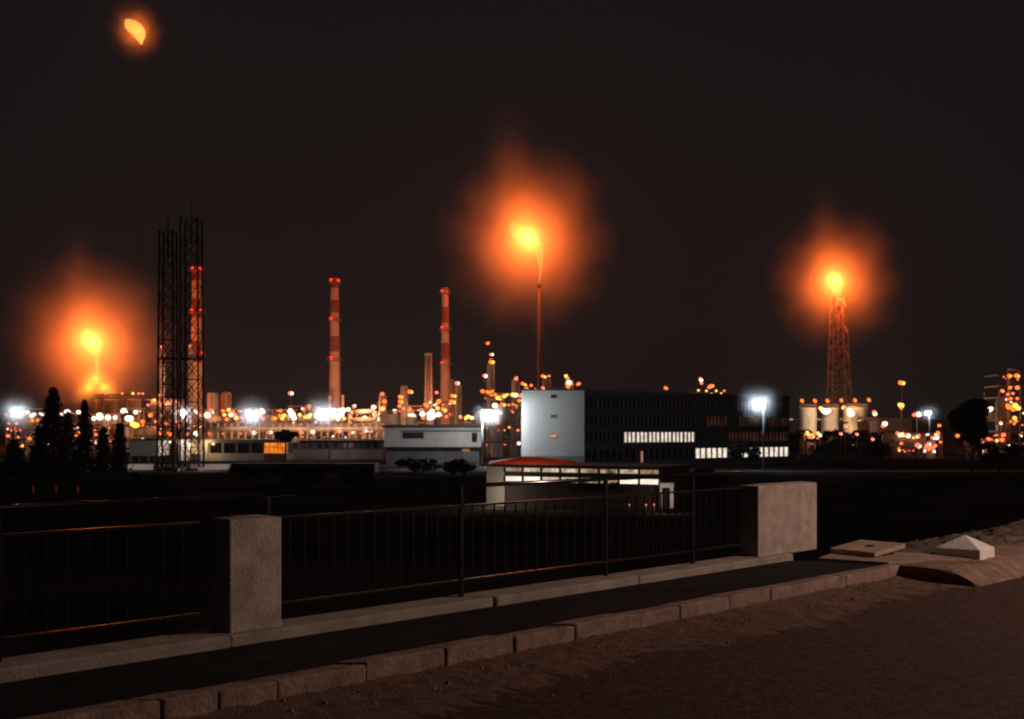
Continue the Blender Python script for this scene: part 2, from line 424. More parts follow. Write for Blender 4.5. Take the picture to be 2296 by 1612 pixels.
def broad(name, x, yt, yb, wid, D, label, group=None, n=1500, s=.3, z0=None):
    cen = P(x, (yt + yb) / 2, D); rz = m(yb - yt, D) / 2; rx = m(wid, D) / 2
    base = Vector((cen.x, cen.y, GZ if z0 is None else z0)); root = thing(name, label, "tree" if "tree" in name else "shrub", base, group)
    t = MB(); t.cyl(base - Vector((0, 0, .2)), Vector((cen.x, cen.y, cen.z)), max(.08, rx * .07), max(.05, rx * .04), 8)
    for i in range(5):
        a = i * 1.3; t.cyl(Vector((cen.x, cen.y, max(base.z + .1, cen.z - rz * .7))), cen + Vector((math.cos(a) * rx * .6, math.sin(a) * rx * .6, rz * .3)), .07, .03, 6)
    t.build("trunk" if "tree" in name else "stem", M['bark'], root)
    c = MB()
    cl = [(cen + Vector((random.gauss(0, .42) * rx, random.gauss(0, .42) * rx, random.gauss(0, .42) * rz)), random.uniform(.28, .5)) for _ in range(14)]
    for i in range(n):
        q, f = random.choice(cl); d = Vector((random.gauss(0, 1), random.gauss(0, 1), random.gauss(0, 1))).normalized() * random.uniform(.4, 1) ** .5
        p = q + Vector((d.x * rx * f, d.y * rx * f, d.z * rz * f)); e = (p - cen)
        if (e.x / rx) ** 2 + (e.z / rz) ** 2 < 1.05: leaf_tri(c, p, s * random.uniform(.6, 1.2))
    c.build("crown" if "tree" in name else "foliage", M['leaf'], root)
random.seed(11)
conifer(119, 868, 92, 165, "tall broad conifer, widest and darkest of the row at the left")
conifer(190, 898, 40, 168, "slim dark cypress standing left of the steam cloud over the low white wall")
conifer(153, 925, 44, 172, "short conifer close to the right side of the broadest conifer")
conifer(232, 958, 34, 168, "small slim cypress in front of the low white wall, second from the slim tall one")
conifer(268, 948, 34, 166, "small cypress nearest the lattice masts, rightmost of the conifer row")
conifer(88, 955, 44, 170, "low conifer close to the left side of the broadest conifer")
conifer(30, 985, 60, 160, "low dark conifer at the left edge under the cold white street lamp")
broad("round_tree", 2180, 896, 990, 84, 120, "round black tree silhouette near the right edge", n=5200, s=.28)
broad("round_tree", 640, 965, 988, 56, 228, "small flat dark tree above the orange lit windows", n=700, s=.45)
broad("round_tree", 1655, 985, 1030, 46, 185, "dark tree in front of the lit ground floor windows of the office block", n=900, s=.35)
broad("round_tree", 1690, 1002, 1032, 30, 183, "smaller tree right beside the one before the lit office windows", n=500, s=.3)
sh_ = [(560, 1040, 1075, 90, 150, "shrub below the cold white street lamp over the long low building"), (690, 1045, 1100, 110, 110, "wide shrub on the dark slope below the brown low building"),
       (800, 1046, 1090, 100, 120, "shrub on the dark slope below the grey building"), (930, 1028, 1056, 120, 165, "shrub bed along the foot of the grey building"),
       (1040, 1030, 1060, 90, 150, "dark shrub between the grey building and the white tower"), (1860, 990, 1030, 90, 190, "shrub below the pale storage tanks"),
       (1960, 985, 1035, 80, 180, "shrub left of the low row of rose lamps"), (1560, 1050, 1095, 120, 95, "dark shrub right of the lit pavilion"),
       (2240, 990, 1050, 130, 130, "wide dark shrub under the lights at the right edge"), (330, 1062, 1100, 160, 120, "low dark shrub below the lattice masts")]
for x, a, b, wd, D, lb in sh_: broad("shrub", x, a, b, wd, D, lb, "shrubs on the dark ground below the plant", n=650, s=.32)

hd = thing("hedge", "long black hedge hiding the feet of the pale storage tanks", "hedge", G(1880, 272))
b = MB(); hx0, hx1 = P(1768, 0, 272).x, P(2006, 0, 272).x; hzt = P(0, 967, 272).z
b.box(((hx0 + hx1) / 2, 273, GZ + 1.2), (hx1 - hx0 - 1, .8, 2.6)); b.build("branches", M['bark'], hd)
b = MB()
for i in range(6500):
    x = random.uniform(hx0, hx1); t_ = hzt + .35 * math.sin(x * .9) + .25 * math.sin(x * 2.7 + 1) ; leaf_tri(b, Vector((x, 272 + random.uniform(-.8, 1.6), GZ + (t_ - GZ) * random.random() ** .6)), random.uniform(.2, .42))
b.build("foliage", M['leaf'], hd)
# ================================================================== FLARES
def flame_obj(pts, D, name="flame", parent=None, em=(1.0, .72, .13), st=.18):
    mb = MB(); n = 26; vs = []; fs = []; random.seed(int(pts[0][0]))
    ex = []
    for i in range(len(pts) - 1):
        for k in range(7):
            t = k / 7; a, b = pts[i], pts[i + 1]; s = t * t * (3 - 2 * t) * .5 + t * .5
            ex.append(tuple(a[q] + (b[q] - a[q]) * (t if q < 2 else s) for q in range(3)))
    ex.append(pts[-1])
    for j, (x, y, r) in enumerate(ex):
        c = P(x, y, D); rr = m(r, D)
        for i in range(n):
            t = 2 * math.pi * i / n; wob = 1 + .08 * math.sin(2 * t + j * .25) + .05 * math.sin(3 * t - j * .3)
            vs.append((c.x + rr * wob * math.cos(t), c.y + rr * wob * math.sin(t), c.z + .12 * rr * math.sin(t + j * .3)))
    for j in range(len(ex) - 1):
        for i in range(n): fs.append((j * n + i, j * n + (i + 1) % n, (j + 1) * n + (i + 1) % n, (j + 1) * n + i))
    fs.append(tuple(range(n))); fs.append(tuple((len(ex) - 1) * n + i for i in range(n - 1, -1, -1)))
    mb.add(vs, fs, True)
    return mb.build(name, glow("flame_fire_%g" % st, em, st, .3, .12, True), parent)
def volume_ball(name, x, y, D, su, k, parent, power=0.0, zs=1.0, noise=0.0, lean=0.0, mname=None, col=(1, 1, 1)):
    c = P(x, y, D); s = m(su, D)
    mb = MB(); mb.ball((0, 0, 0), 3.05, 20, 12)
    me = bpy.data.meshes.new(name); me.from_pydata([(a * s, b * s, q * s * zs) for a, b, q in mb.v], [], mb.f); me.materials.append(glow_volume(mname or name + "_%g_%g_%g" % (k, power, noise), k, power, 1, col, noise))
    o = bpy.data.objects.new(name, me); COL.objects.link(o); o.parent = parent
    o.location = c - ORG[parent.name]; o.rotation_euler = (0, lean, 0)
    ORG[o.name] = Vector((0, 0, 0)); return o
FIRE = (1.0, .142, .019)
def flare(label, x, D, tip, r0, r1, pts, lx, ly, watts, su, k, guy=True, zs=1.1, mat='flarestk', gx=None, st=.18):
    base = G(x, D); top = P(x, tip, D)
    root = thing("flare_stack", label, "flare stack", base, "burning flare stacks of the refinery")
    s = MB(); s.cyl(base, top, r0, r1, 12); s.build("stack", M[mat], root)
    t = MB(); t.lathe(top, [(r1 * 1.02, -1.5), (r1 * 1.5, -.3), (r1 * 1.7, .2), (r1 * 1.3, .25)], 12); t.build("burner_tip", M['black'], root)
    flame_obj(pts, D, "flame", root, st=st)
    light("flame_light", P(lx, ly, D - 1.0), watts, FIRE, m(12, D), root)
    volume_ball("glow_smoke", gx if gx else lx, ly, D, su, k, root, power=.35, zs=zs, noise=1.7)  # scattering ball added and shaped to give the flame its halo
    return root
cf = flare("tall slim flare stack with the largest flame, above the white tower", 1209, 450, 640, 1.0, .62,
      [(1209, 634, .8), (1213, 600, 3), (1209, 570, 10), (1190, 544, 24), (1170, 524, 24), (1156, 507, 14), (1150, 497, 3)], 1185, 537, 138000, 72, .027)
volume_ball("glow_smoke", 1152, 420, 450, 26, .030, cf, zs=3.0, noise=.8, lean=R(-6))
gw = MB()
for sx in (-1, 1):
    gw.cyl(P(1209, 700, 450), G(1209 + sx * 60, 450), .05, n=5); gw.cyl(P(1209, 780, 450), G(1209 + sx * 50, 440), .05, n=5)
gw.build("guy_wire", M['flarestk'], cf)

# right flare on a lattice derrick
D = 420
rf = flare("flare stack inside a lattice derrick, its flame above the pale tanks", 1881, D, 690, .55, .45,
      [(1880, 686, .8), (1879, 668, 4), (1876, 650, 12), (1872, 632, 21), (1868, 620, 15), (1866, 610, 4)], 1873, 633, 74000, 54, .034)
volume_ball("glow_smoke", 1853, 560, D, 18, .03, rf, zs=3.4, noise=.8, lean=R(-3))
def lattice(mb, x0a, x0b, x1a, x1b, ya, yb, D, n, wleg, wbr, depth=None, zb=GZ):
    """square tapering lattice: picture x of both legs at the base (x0) and the top (x1)"""
    zt = P(0, ya, D).z; hb = m(x0b - x0a, D) / 2; ht = m(x1b - x1a, D) / 2
    cb = (x0a + x0b) / 2; ct = (x1a + x1b) / 2; Cb = G(cb, D); Ct = P(ct, ya, D)
    def corner(i, f):
        c = Cb.lerp(Vector((Ct.x, Ct.y, Cb.z)), f); h = hb + (ht - hb) * f
        sx, sy = ((-1, -1), (1, -1), (1, 1), (-1, 1))[i]; return Vector((c.x + sx * h, c.y + sy * h, zb + (zt - zb) * f))
    for i in range(4):
        mb.beam(corner(i, 0), corner(i, 1), wleg)
        for k in range(n):
            f0, f1 = k / n, (k + 1) / n; j = (i + 1) % 4
            if i % 2 == 0: mb.beam(corner(i, f0), corner(j, f1), wbr); mb.beam(corner(j, f0), corner(i, f1), wbr)
            elif k % 2: mb.beam(corner(i, f0), corner(j, f1), wbr)
            if k % 2 or i % 2 == 0: mb.beam(corner(i, f1), corner(j, f1), wbr)
    return mb
lm = MB(); lattice(lm, 1858, 1907, 1866, 1893, 668, 1000, D, 12, .42, .24); lm.build("derrick", surf("derrick_steel", (.50, .33, .24), .7, .5, .3), rf)

# left flare with a steam cloud under it
D = 400
lf = flare("low left flare with a lit steam cloud below its flame, beside the conifers", 216, D, 850, .8, .6,
      [(216, 846, .8), (219, 825, 2), (217, 804, 6), (212, 784, 14), (205, 764, 19), (198, 748, 12), (194, 736, 3)], 207, 768, 102000, 68, .028)
volume_ball("glow_smoke", 176, 665, D, 22, .03, lf, zs=3.0, noise=.8, lean=R(-3))
for x_, y_, s_, k_, z_ in ((216, 838, 11, .10, 1.3), (213, 858, 16, .13, .9), (192, 876, 14, .13, 1.0), (238, 872, 15, .13, .8), (180, 890, 9, .13, 1.1), (253, 884, 8, .13, .9)):
    volume_ball("steam", x_, y_, D, s_, k_, lf, zs=z_, noise=.9)
light("steam_fill_light", P(198, 868, D - 2.5), 2600, (1, .30, .03), 1.2, lf); light("steam_fill_light", P(235, 868, D - 2.5), 2600, (1, .30, .03), 1.2, lf); light("steam_fill_light", P(214, 850, D - 2.5), 2600, (1, .30, .03), 1.2, lf)  # unseen fill lights added inside the steam to make it glow

# far upper flare
D = 460
uf = flare("very high thin dark flare stack with a small yellow flame in the upper left corner", 317.5, D, 104, .2, .14,
      [(317, 101, 1.5), (316, 94, 4.5), (312, 84, 13), (307, 73, 18), (301, 61, 18), (294, 50, 14), (289, 44, 4)], 306, 70, 12000, 23, .05, mat='black', st=.42)

# ================================================================== CHIMNEYS
def chimney(label, x, D, top, wt, wb, bands, reds, gal=True):
    base = G(x, D); zt = P(x, top, D).z; H = zt - GZ
    root = thing("chimney", label, "chimney", base, "banded chimneys of the refinery")
    rt, rb = m(wt, D) / 2, m(wb, D) / 2
    def rad(z): return rb + (rt - rb) * (z - GZ) / H
    edges = [GZ] + [P(x, y, D).z for y in bands] + [zt]
    for i, (a, b_) in enumerate(zip(edges[:-1], edges[1:])):
        s = MB(); s.lathe((base.x, base.y, 0), [(rad(a), a), (rad((a + b_) / 2), (a + b_) / 2), (rad(b_), b_)], 24)
        s.build("band", M['ch_white'] if i % 2 == 0 else M['ch_red'], root)
    rim = MB(); rim.lathe((base.x, base.y, zt), [(rt, -.02), (rt * 1.1, -.9), (rt * 1.12, -.05), (rt * 1.02, .12), (rt * .8, .1), (rt * .78, -3)], 24); rim.build("rim", M['steel_dk'], root)
    for y in sorted(set(r_[1] for r_ in reds)):
        z = P(0, y, D).z; rr = rad(z); ga = MB()
        ga.lathe((base.x, base.y, z - 1.2), [(rr, 0), (rr + 1.1, 0), (rr + 1.1, .15), (rr, .15)], 24)
        for i in range(14):
            a = i * 2 * math.pi / 14; q = Vector((base.x + (rr + 1.05) * math.cos(a), base.y + (rr + 1.05) * math.sin(a), z - 1.1)); ga.beam(q, q + Vector((0, 0, 1.0)), .07)
        ga.lathe((base.x, base.y, z - .1), [(rr + 1.0, 0), (rr + 1.1, 0), (rr + 1.1, .08), (rr + 1.0, .08)], 24)
        ga.build("gallery", M['steel_dk'], root)
    ld = MB(); ld.beam(Vector((base.x + rb + .1, base.y - rb * .4, GZ)), Vector((base.x + rt + .1, base.y - rt * .4, zt)), .18); ld.build("ladder", M['steel_dk'], root)
    for rx, ry in reds: lamp(root, rx, ry, D - rb - 1.0, 'R', .62, "warning_lamp")
chimney("dim brown chimney half hidden behind the right lattice mast", 441, 430, 597, 20, 29, [812, 765, 715, 672, 630], [(432, 602), (449, 603), (430, 695), (451, 696), (453, 793)])
chimney("tallest red and white chimney standing clear left of centre", 750.5, 460, 625, 17, 28, [790, 755, 703, 674, 647], [(742, 628), (758.5, 629.5), (742, 715), (743, 802)])
chimney("second clear red and white chimney, between the lattice column and the largest flame", 998, 470, 647, 14, 25, [806, 770, 726, 690], [(991.5, 653), (991.5, 735), (991.5, 812)])

# ================================================================== LATTICE MASTS (front)
def mast(label, xa, xb, top, D, ta, tb, n):
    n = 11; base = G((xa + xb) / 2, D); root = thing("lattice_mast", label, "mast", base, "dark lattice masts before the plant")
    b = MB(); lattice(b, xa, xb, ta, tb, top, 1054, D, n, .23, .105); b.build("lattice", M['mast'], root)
    s = MB(); c = P((ta + tb) / 2, top, D); s.cyl(c - Vector((0, 0, 4)), c + Vector((0, 0, 3.0)), .16, .05, 6); s.build("spike", M['mast'], root)
    for y in (804, 1051):
        a = MB(); a.beam(P(xa - 6, y, D - 1.7), P(xb + 4, y, D - 1.7), .26); a.build("cross_arm", M['mast'], root)
    f = MB()
    for xx in (xa, xb):
        f.box(G(xx, D - 1.5, GZ + .2), (.9, .9, .6))
    f.build("footing", M['plinth'], root)
mast("left of two dark lattice masts, nearer the left flare", 358, 394, 520, 172, 362, 392, 15)
mast("right of two dark lattice masts, the taller one before the dim chimney", 410, 451, 492, 176, 410, 448, 15)

# ================================================================== STREET LAMPS with cold white light
def street_lamp(label, x, y, D, px=None, watts=1800, r=.62, col=(.72, .87, 1.0), halo=19, k=.21, shade=False, base_z=GZ, c='B', arm=True):
    px = x + 8 if px is None else px
    base = G(px, D, base_z); head = P(x, y, D); z = head.z + .35
    root = thing("street_lamp", label, "street lamp", base, "cold white street lamps around the plant")
    p = MB(); p.cyl(base, Vector((base.x, D, z - .2)), .16, .09, 8); p.build("pole", M['lamp_body'], root)
    a = MB(); a.tube([Vector((base.x, D, z - .25)), Vector(((base.x * 2 + head.x) / 3, D, z + .15)), Vector((head.x, D, z + .18))], .06, 6); a.build("arm", M['lamp_body'], root)
    h = MB(); h.lathe((head.x, D, z), [(.05, .30), (r * .4, .22), (r * (1.5 if shade else .7), -.02), (r * .5, .0), (.02, .2)], 14); h.build("lamp_head", M['lamp_body'], root)
    b = MB().ball((head.x, D, head.z - (.12 if shade else .05)), r, 12, 8, .8); g_ = b.build("globe", E[c], root)
    light("lamp_light", (head.x, D - .05, head.z - .15), watts, col, .35, root)
    volume_ball("glow_volume", x, y, D, halo, k, root, mname="lamp_halo_%g" % k)  # scattering ball added around the lamp to give it a halo
    return root
street_lamp("cold white street lamp at the left edge beside the low conifer", 38, 920, 240, 54, 1500)
street_lamp("pinkish white street lamp seen between the two lattice masts", 411, 923, 200, 428, 900, col=(1, .84, .80), k=.16, halo=14)
street_lamp("cold white street lamp over the long low white building", 565, 926, 236, 573, 1700)
street_lamp("cold white street lamp left of the foot of the tallest chimney", 726, 922, 236, 738, 1700)
street_lamp("bright white street lamp lighting the left edge of the white tower", 1097, 924, 185.9, 1081, 9000, col=(.84, .93, 1), shade=True, k=.07, halo=15)
street_lamp("brightest cold white street lamp in front of the dark office block", 1702, 900, 172, 1712, 1500, k=.22)
street_lamp("small white street lamp left of the round black tree", 2081, 924, 260, 2084, 600, r=.6, k=.08, halo=12)

# ================================================================== REFINERY UNITS
def frame_unit(label, x0, x1, ytop, D, lamps, floors=3, depth=9, bays=None, cat="process unit", name="process_unit", vessels=2, mat='steel'):
    X0, X1 = P(x0, 0, D).x, P(x1, 0, D).x; zt = P(0, ytop, D).z; H = zt - GZ
    root = thing(name, label, cat, (.5 * (X0 + X1), D + depth / 2, GZ), "process units of the refinery")
    fr = MB(); bays = bays or max(1, int((X1 - X0) / 4.5))
    xs = [X0 + (X1 - X0) * i / bays for i in range(bays + 1)]
    hs = [GZ + H * (i + 1) / floors * (1 if i < floors - 1 else 1) for i in range(floors)]
    top = [random.uniform(.72, 1.0) for _ in xs]; top[len(top) // 2] = 1.0
    for i, x in enumerate(xs):
        for yy in (D, D + depth):
            fr.beam((x, yy, GZ), (x, yy, GZ + H * top[i]), .34)
    for z in hs:
        for i in range(bays):
            if z > GZ + H * max(top[i], top[i + 1]) + .1: continue
            for yy in (D, D + depth): fr.beam((xs[i], yy, z - .2), (xs[i + 1], yy, z - .2), .3)
            fr.beam((xs[i], D, z - .2), (xs[i], D + depth, z - .2), .3)
            if random.random() < .35: fr.beam((xs[i], D, z - H / floors), (xs[i + 1], D, z - .2), .2)
    fr.build("frame", M['steel_dk'], root)
    dk = MB()
    for z in hs[:-1]:
        dk.box(((X0 + X1) / 2, D + depth / 2, z), (X1 - X0, depth, .16))
        for i in range(int((X1 - X0) / 2)):
            dk.beam((X0 + 2 * i, D - .05, z + .1), (X0 + 2 * i, D - .05, z + 1.1), .07)
        dk.beam((X0, D - .05, z + 1.1), (X1, D - .05, z + 1.1), .08)
    dk.build("deck", M['steel'], root)
    pp = MB()
    for i in range(bays * 2 + 2):
        z = random.choice(hs) + random.uniform(.4, 1.5) - H / floors * random.choice((0, .5)); r = random.uniform(.12, .38); y = D + random.uniform(.5, depth - 1)
        a, b_ = sorted((random.uniform(X0, X1), random.uniform(X0, X1)))
        if b_ - a > 1.5: pp.tube([Vector((a, y, GZ + .2 + random.random() * H * .4)), Vector((a, y, z)), Vector((b_, y, z)), Vector((b_, y, z - random.uniform(1, 3)))], r, 8)
    for i in range(bays + 1):
        x = random.uniform(X0, X1); pp.cyl((x, D + random.uniform(0.6, 2), GZ), (x, D + 1, GZ + H * random.uniform(.6, 1.0)), random.uniform(.12, .3), n=8)
    pp.build("pipework", M['pipe'], root)
    for i in range(vessels):
        v = MB(); x = random.uniform(X0 + 1.5, X1 - 1.5); r = random.uniform(.9, 1.7); y = D + random.uniform(1.5, depth * .6)
        if i % 2 == 0:
            h = H * random.uniform(.55, .85); v.lathe((x, y, GZ), [(r, 0), (r, h - r * .6), (r * .85, h - r * .22), (r * .45, h - .05), (.05, h)], 16)
            v.build("vessel", M['tank'], root)
        else:
            z = random.choice(hs[:-1] or hs) + r + .2; L_ = random.uniform(2.2, 4); v.cyl((x - L_, y, z), (x + L_, y, z), r, n=16)
            v.ball((x - L_, y, z), r, 14, 8); v.ball((x + L_, y, z), r, 14, 8); v.build("drum", M['tank_or'], root)
    for l in lamps: 
        lx, ly, c, r = (list(l) + ['W', .8])[:4] if len(l) == 2 else (list(l) + [.8])[:4]
        lamp(root, lx, ly, D - .9, c, r * D / 330)
    for k in range(int(8 + (x1 - x0) / 4)):      # small bulkhead lamps along the decks
        z = random.choice(hs) + random.uniform(-1.4, -.3); yy = D + random.choice((-.4, -.4, depth * .5)); xx = random.uniform(X0, X1)
        lamp(root, CX + F * xx / yy, HY - (z - EYE) * F / yy, yy, random.choice('OOPPPYWW'), random.uniform(.2, .55))
    return root
random.seed(21)
U = frame_unit
U("dark plant frame with rose lamps at the left edge under the cold street lamp", 14, 92, 924, 262, [(53, 930, 'P'), (61, 923, 'W'), (71, 931, 'W'), (72, 941, 'O'), (85, 941, 'O', .7), (20, 948, 'P', .6), (37, 948, 'P', .6), (18, 976, 'P'), (41, 979, 'P', .6), (66, 982, 'O'), (95, 926, 'W', 1)])
U("plant frame with white lamps between the broad conifer and the slim cypress", 128, 184, 922, 335, [(136, 929, 'P'), (138, 928, 'W', .7), (151, 923, 'W', 1.1), (176, 923, 'W'), (137, 963, 'P', .7), (173, 972, 'O', 1), (177, 969, 'O')])
U("plant frame with a row of bright white lamps below the steam cloud", 194, 264, 926, 325, [(199, 937, 'P'), (210, 937, 'W', .9), (224, 934, 'W', 1.3), (223, 930, 'W', 1.1), (242, 935, 'W', 1.1), (258, 935, 'W'), (204, 1000, 'P', .7), (215, 973, 'P', .7), (257, 994, 'O', .8), (233, 972, 'P', .5)])
U("plant frame with a big yellow lit vessel left of the lattice masts", 268, 322, 914, 320, [(275, 921, 'W'), (278, 919, 'W', .9), (304, 923, 'W'), (287, 937, 'W', 1.2), (292, 937, 'W', 1.2), (297, 949, 'Y', 1.3), (303, 952, 'Y', 1.4), (309, 953, 'Y'), (273, 995, 'P', .6), (320, 944, 'O', .9)])
U("plant frame with small orange lamps behind the left lattice mast", 324, 392, 893, 350, [(342, 898, 'O'), (346, 896, 'Y', .7), (332, 907, 'P', .7), (337, 930, 'O', 1), (347, 944, 'P'), (360, 908, 'P', .7), (375, 908, 'P', .7), (379, 972, 'O', 1.1), (360, 970, 'P', .9), (372, 948, 'P', .7)], floors=4)
U("plant frame with white lamps behind the right lattice mast", 396, 480, 917, 330, [(440, 922, 'W'), (437, 920, 'P', .7), (448, 930, 'P', .8), (465, 930, 'W', 1.2), (463, 930, 'P'), (472, 919, 'P', .8), (398, 944, 'P'), (418, 942, 'P', .7), (440, 971, 'W', 1), (420, 972, 'P')])
U("plant frame crowded with yellow lamps right of the thin pale column", 494, 552, 915, 340, [(500, 920, 'O'), (513, 918, 'Y', .9), (503, 929, 'Y'), (518, 929, 'W', .9), (528, 929, 'P'), (530, 936, 'Y', 1), (509, 939, 'P', .9), (545, 933, 'P'), (523, 922, 'O', .6)])
U("plant frame between the two cold street lamps, left one", 578, 642, 916, 345, [(587, 920, 'W', 1), (584, 930, 'P'), (613, 937, 'O', .9), (617, 937, 'Y', .6), (590, 938, 'O', .7), (629, 920, 'P', .8), (628, 931, 'O', .9), (637, 930, 'Y', .9), (633, 937, 'Y', .8)])
U("plant frame with a white lamp cluster left of the tallest chimney", 646, 704, 908, 350, [(651, 921, 'W', 1), (655, 928, 'W', 1.2), (659, 936, 'W', 1), (672, 929, 'Y'), (681, 918, 'P', .7), (692, 933, 'Y', 1.1), (693, 910, 'O', .9), (696, 929, 'Y', .8), (684, 934, 'Y', .7)])
U("plant frame blazing with white lamps at the foot of the tallest chimney", 706, 786, 915, 400, [(710, 930, 'W', 1.2), (742, 920, 'W', 1.1), (750, 920, 'W', 1.1), (762, 918, 'W'), (769, 919, 'W', 1.1), (751, 930, 'W', .9), (764, 929, 'W', 1.2), (781, 917, 'W'), (746, 936, 'Y', .8), (735, 932, 'Y', .8), (758, 938, 'W', .8), (772, 937, 'Y', .8), (716, 938, 'W', .8), (727, 936, 'W', .9)])
U("low plant frame with horizontal drums right of the tallest chimney", 782, 850, 921, 380, [(793, 911, 'P'), (795, 909, 'W', .6), (793, 924, 'P', .8), (787, 937, 'Y', .9), (797, 939, 'Y', .8), (808, 939, 'Y', .8), (818, 936, 'W', .9), (830, 939, 'Y', .9), (838, 912, 'W', .9), (836, 909, 'P', .7), (842, 926, 'W', 1.2), (848, 931, 'W', 1.3), (853, 938, 'W', 1.1)], floors=2, vessels=5)
U("lamp lit plant frame left of the lattice column", 882, 950, 916, 380, [(886, 924, 'P', .7), (911, 927, 'P'), (914, 929, 'W', .7), (918, 917, 'O', 1.1), (924, 930, 'W', 1.1), (928, 933, 'W', 1), (943, 918, 'P', .8), (947, 927, 'W', 1), (949, 935, 'P', .9)])
U("lamp lit plant frame below the second clear chimney", 952, 1014, 898, 400, [(954, 906, 'O', .9), (958, 909, 'O', .9), (964, 928, 'W', 1.2), (969, 932, 'W', 1.3), (969, 921, 'W', .9), (963, 936, 'W', .9), (981, 914, 'Y', .9), (983, 928, 'W', 1), (993, 916, 'O', .8), (998, 919, 'Y', .8), (984, 898, 'O', 1), (982, 902, 'O', .7), (979, 879, 'P', .8), (1011, 928, 'O', .8), (1001, 933, 'P', .7)], floors=4)
U("low plant frame with small yellow lamps left of the tower's street lamp", 1032, 1084, 930, 330, [(1033, 935, 'P', .7), (1045, 936, 'Y', .8), (1050, 933, 'Y', .9), (1058, 936, 'W', .7), (1078, 935, 'W', .9), (1069, 938, 'O', .6)], floors=2)
U("furnace platform ringed with amber lamps beside the white tower", 1084, 1172, 880, 262, [(1082, 876, 'O', .9), (1092, 877, 'O', .7), (1097, 879, 'O', .9), (1104, 876, 'O', .7), (1110, 884, 'O', .8), (1116, 891, 'Y', .9), (1121, 888, 'O', .6), (1131, 887, 'Y', .9), (1137, 884, 'Y', .6), (1150, 884, 'Y', 1), (1156, 885, 'W', .9), (1166, 886, 'O', .8), (1131, 907, 'Y', .7), (1141, 907, 'O', .6), (1150, 905, 'O', .6), (1110, 908, 'W', 1.0), (1124, 904, 'O', .5), (1116, 946, 'P', .8), (1164, 897, 'O', .8), (1157, 908, 'P', .5), (1106, 930, 'W', .9), (1111, 938, 'W', .8)], floors=4)
U("plant frame with lamps showing above the roof of the white tower", 1168, 1312, 866, 330, [(1172, 859, 'O', .8), (1178, 862, 'Y', .6), (1191, 863, 'O', .7), (1217, 868, 'P', .7), (1274, 866, 'O', .8), (1298, 859, 'P', .8), (1295, 861, 'O', .6)], floors=5)
U("plant frame with an amber roof edge above the dark office block", 1553, 1632, 877, 300, [(1594, 865, 'O', 1), (1590, 867, 'P', .8), (1598, 864, 'Y', .6), (1572, 851, 'W', .7), (1570, 848, 'P', .7), (1573, 858, 'P', .7), (1566, 874, 'Y', .5), (1584, 875, 'Y', .5), (1606, 875, 'Y', .5), (1624, 875, 'O', .5)], floors=5)
U("lamp covered tower frame at the right edge of the plant", 2240, 2300, 838, 300, [(2263, 841, 'O'), (2266, 842, 'Y', .6), (2279, 841, 'O', 1), (2283, 842, 'Y', .7), (2247, 875, 'O'), (2249, 876, 'Y', .6), (2265, 868, 'O'), (2281, 868, 'O', 1), (2271, 881, 'P', .7), (2260, 883, 'P', .7), (2266, 893, 'O', .8), (2281, 892, 'P', .7), (2263, 912, 'O', 1.2), (2259, 908, 'O', .9), (2276, 908, 'Y', 1.2), (2283, 914, 'Y', 1.1), (2272, 917, 'O', 1), (2275, 936, 'Y', .9), (2278, 943, 'O', .8), (2274, 949, 'O', .6), (2250, 974, 'P', 1), (2247, 985, 'O', 1), (2233, 978, 'P', 1.1), (2240, 986, 'O', .8)], floors=7)
U("low plant frame with a string of rose lamps right of the small tanks", 2008, 2112, 968, 250, [(2012, 970, 'P', .8), (2018, 974, 'W', .8), (2026, 976, 'Y', .6), (2036, 976, 'W', .9), (2033, 974, 'P', .8), (2060, 976, 'P', .8), (2058, 997, 'P', 1.2), (2061, 999, 'W', .8), (2080, 997, 'P', 1.2), (2083, 996, 'W', .8), (2097, 998, 'P', .8), (2109, 990, 'O', .6), (2021, 993, 'P', .7), (2106, 953, 'O', .8), (2103, 969, 'O', .8)], floors=2, depth=6)
U("low lit shed frame right of the round black tree", 2190, 2236, 976, 240, [(2193, 986, 'O', .8), (2200, 985, 'Y', .7), (2216, 983, 'P', .8), (2147, 976, 'O', .9), (2219, 917, 'W', 1), (2222, 915, 'W', .8)], floors=2, depth=5)
U("low frame with a lit yellow block in front of the leftmost pale tank", 1806, 1838, 968, 250, [(1810, 968, 'Y', .7), (1813, 973, 'Y', .8), (1828, 970, 'O', .6), (1834, 970, 'Y', .7), (1815, 979, 'P', .7)], floors=1, depth=4, vessels=1)

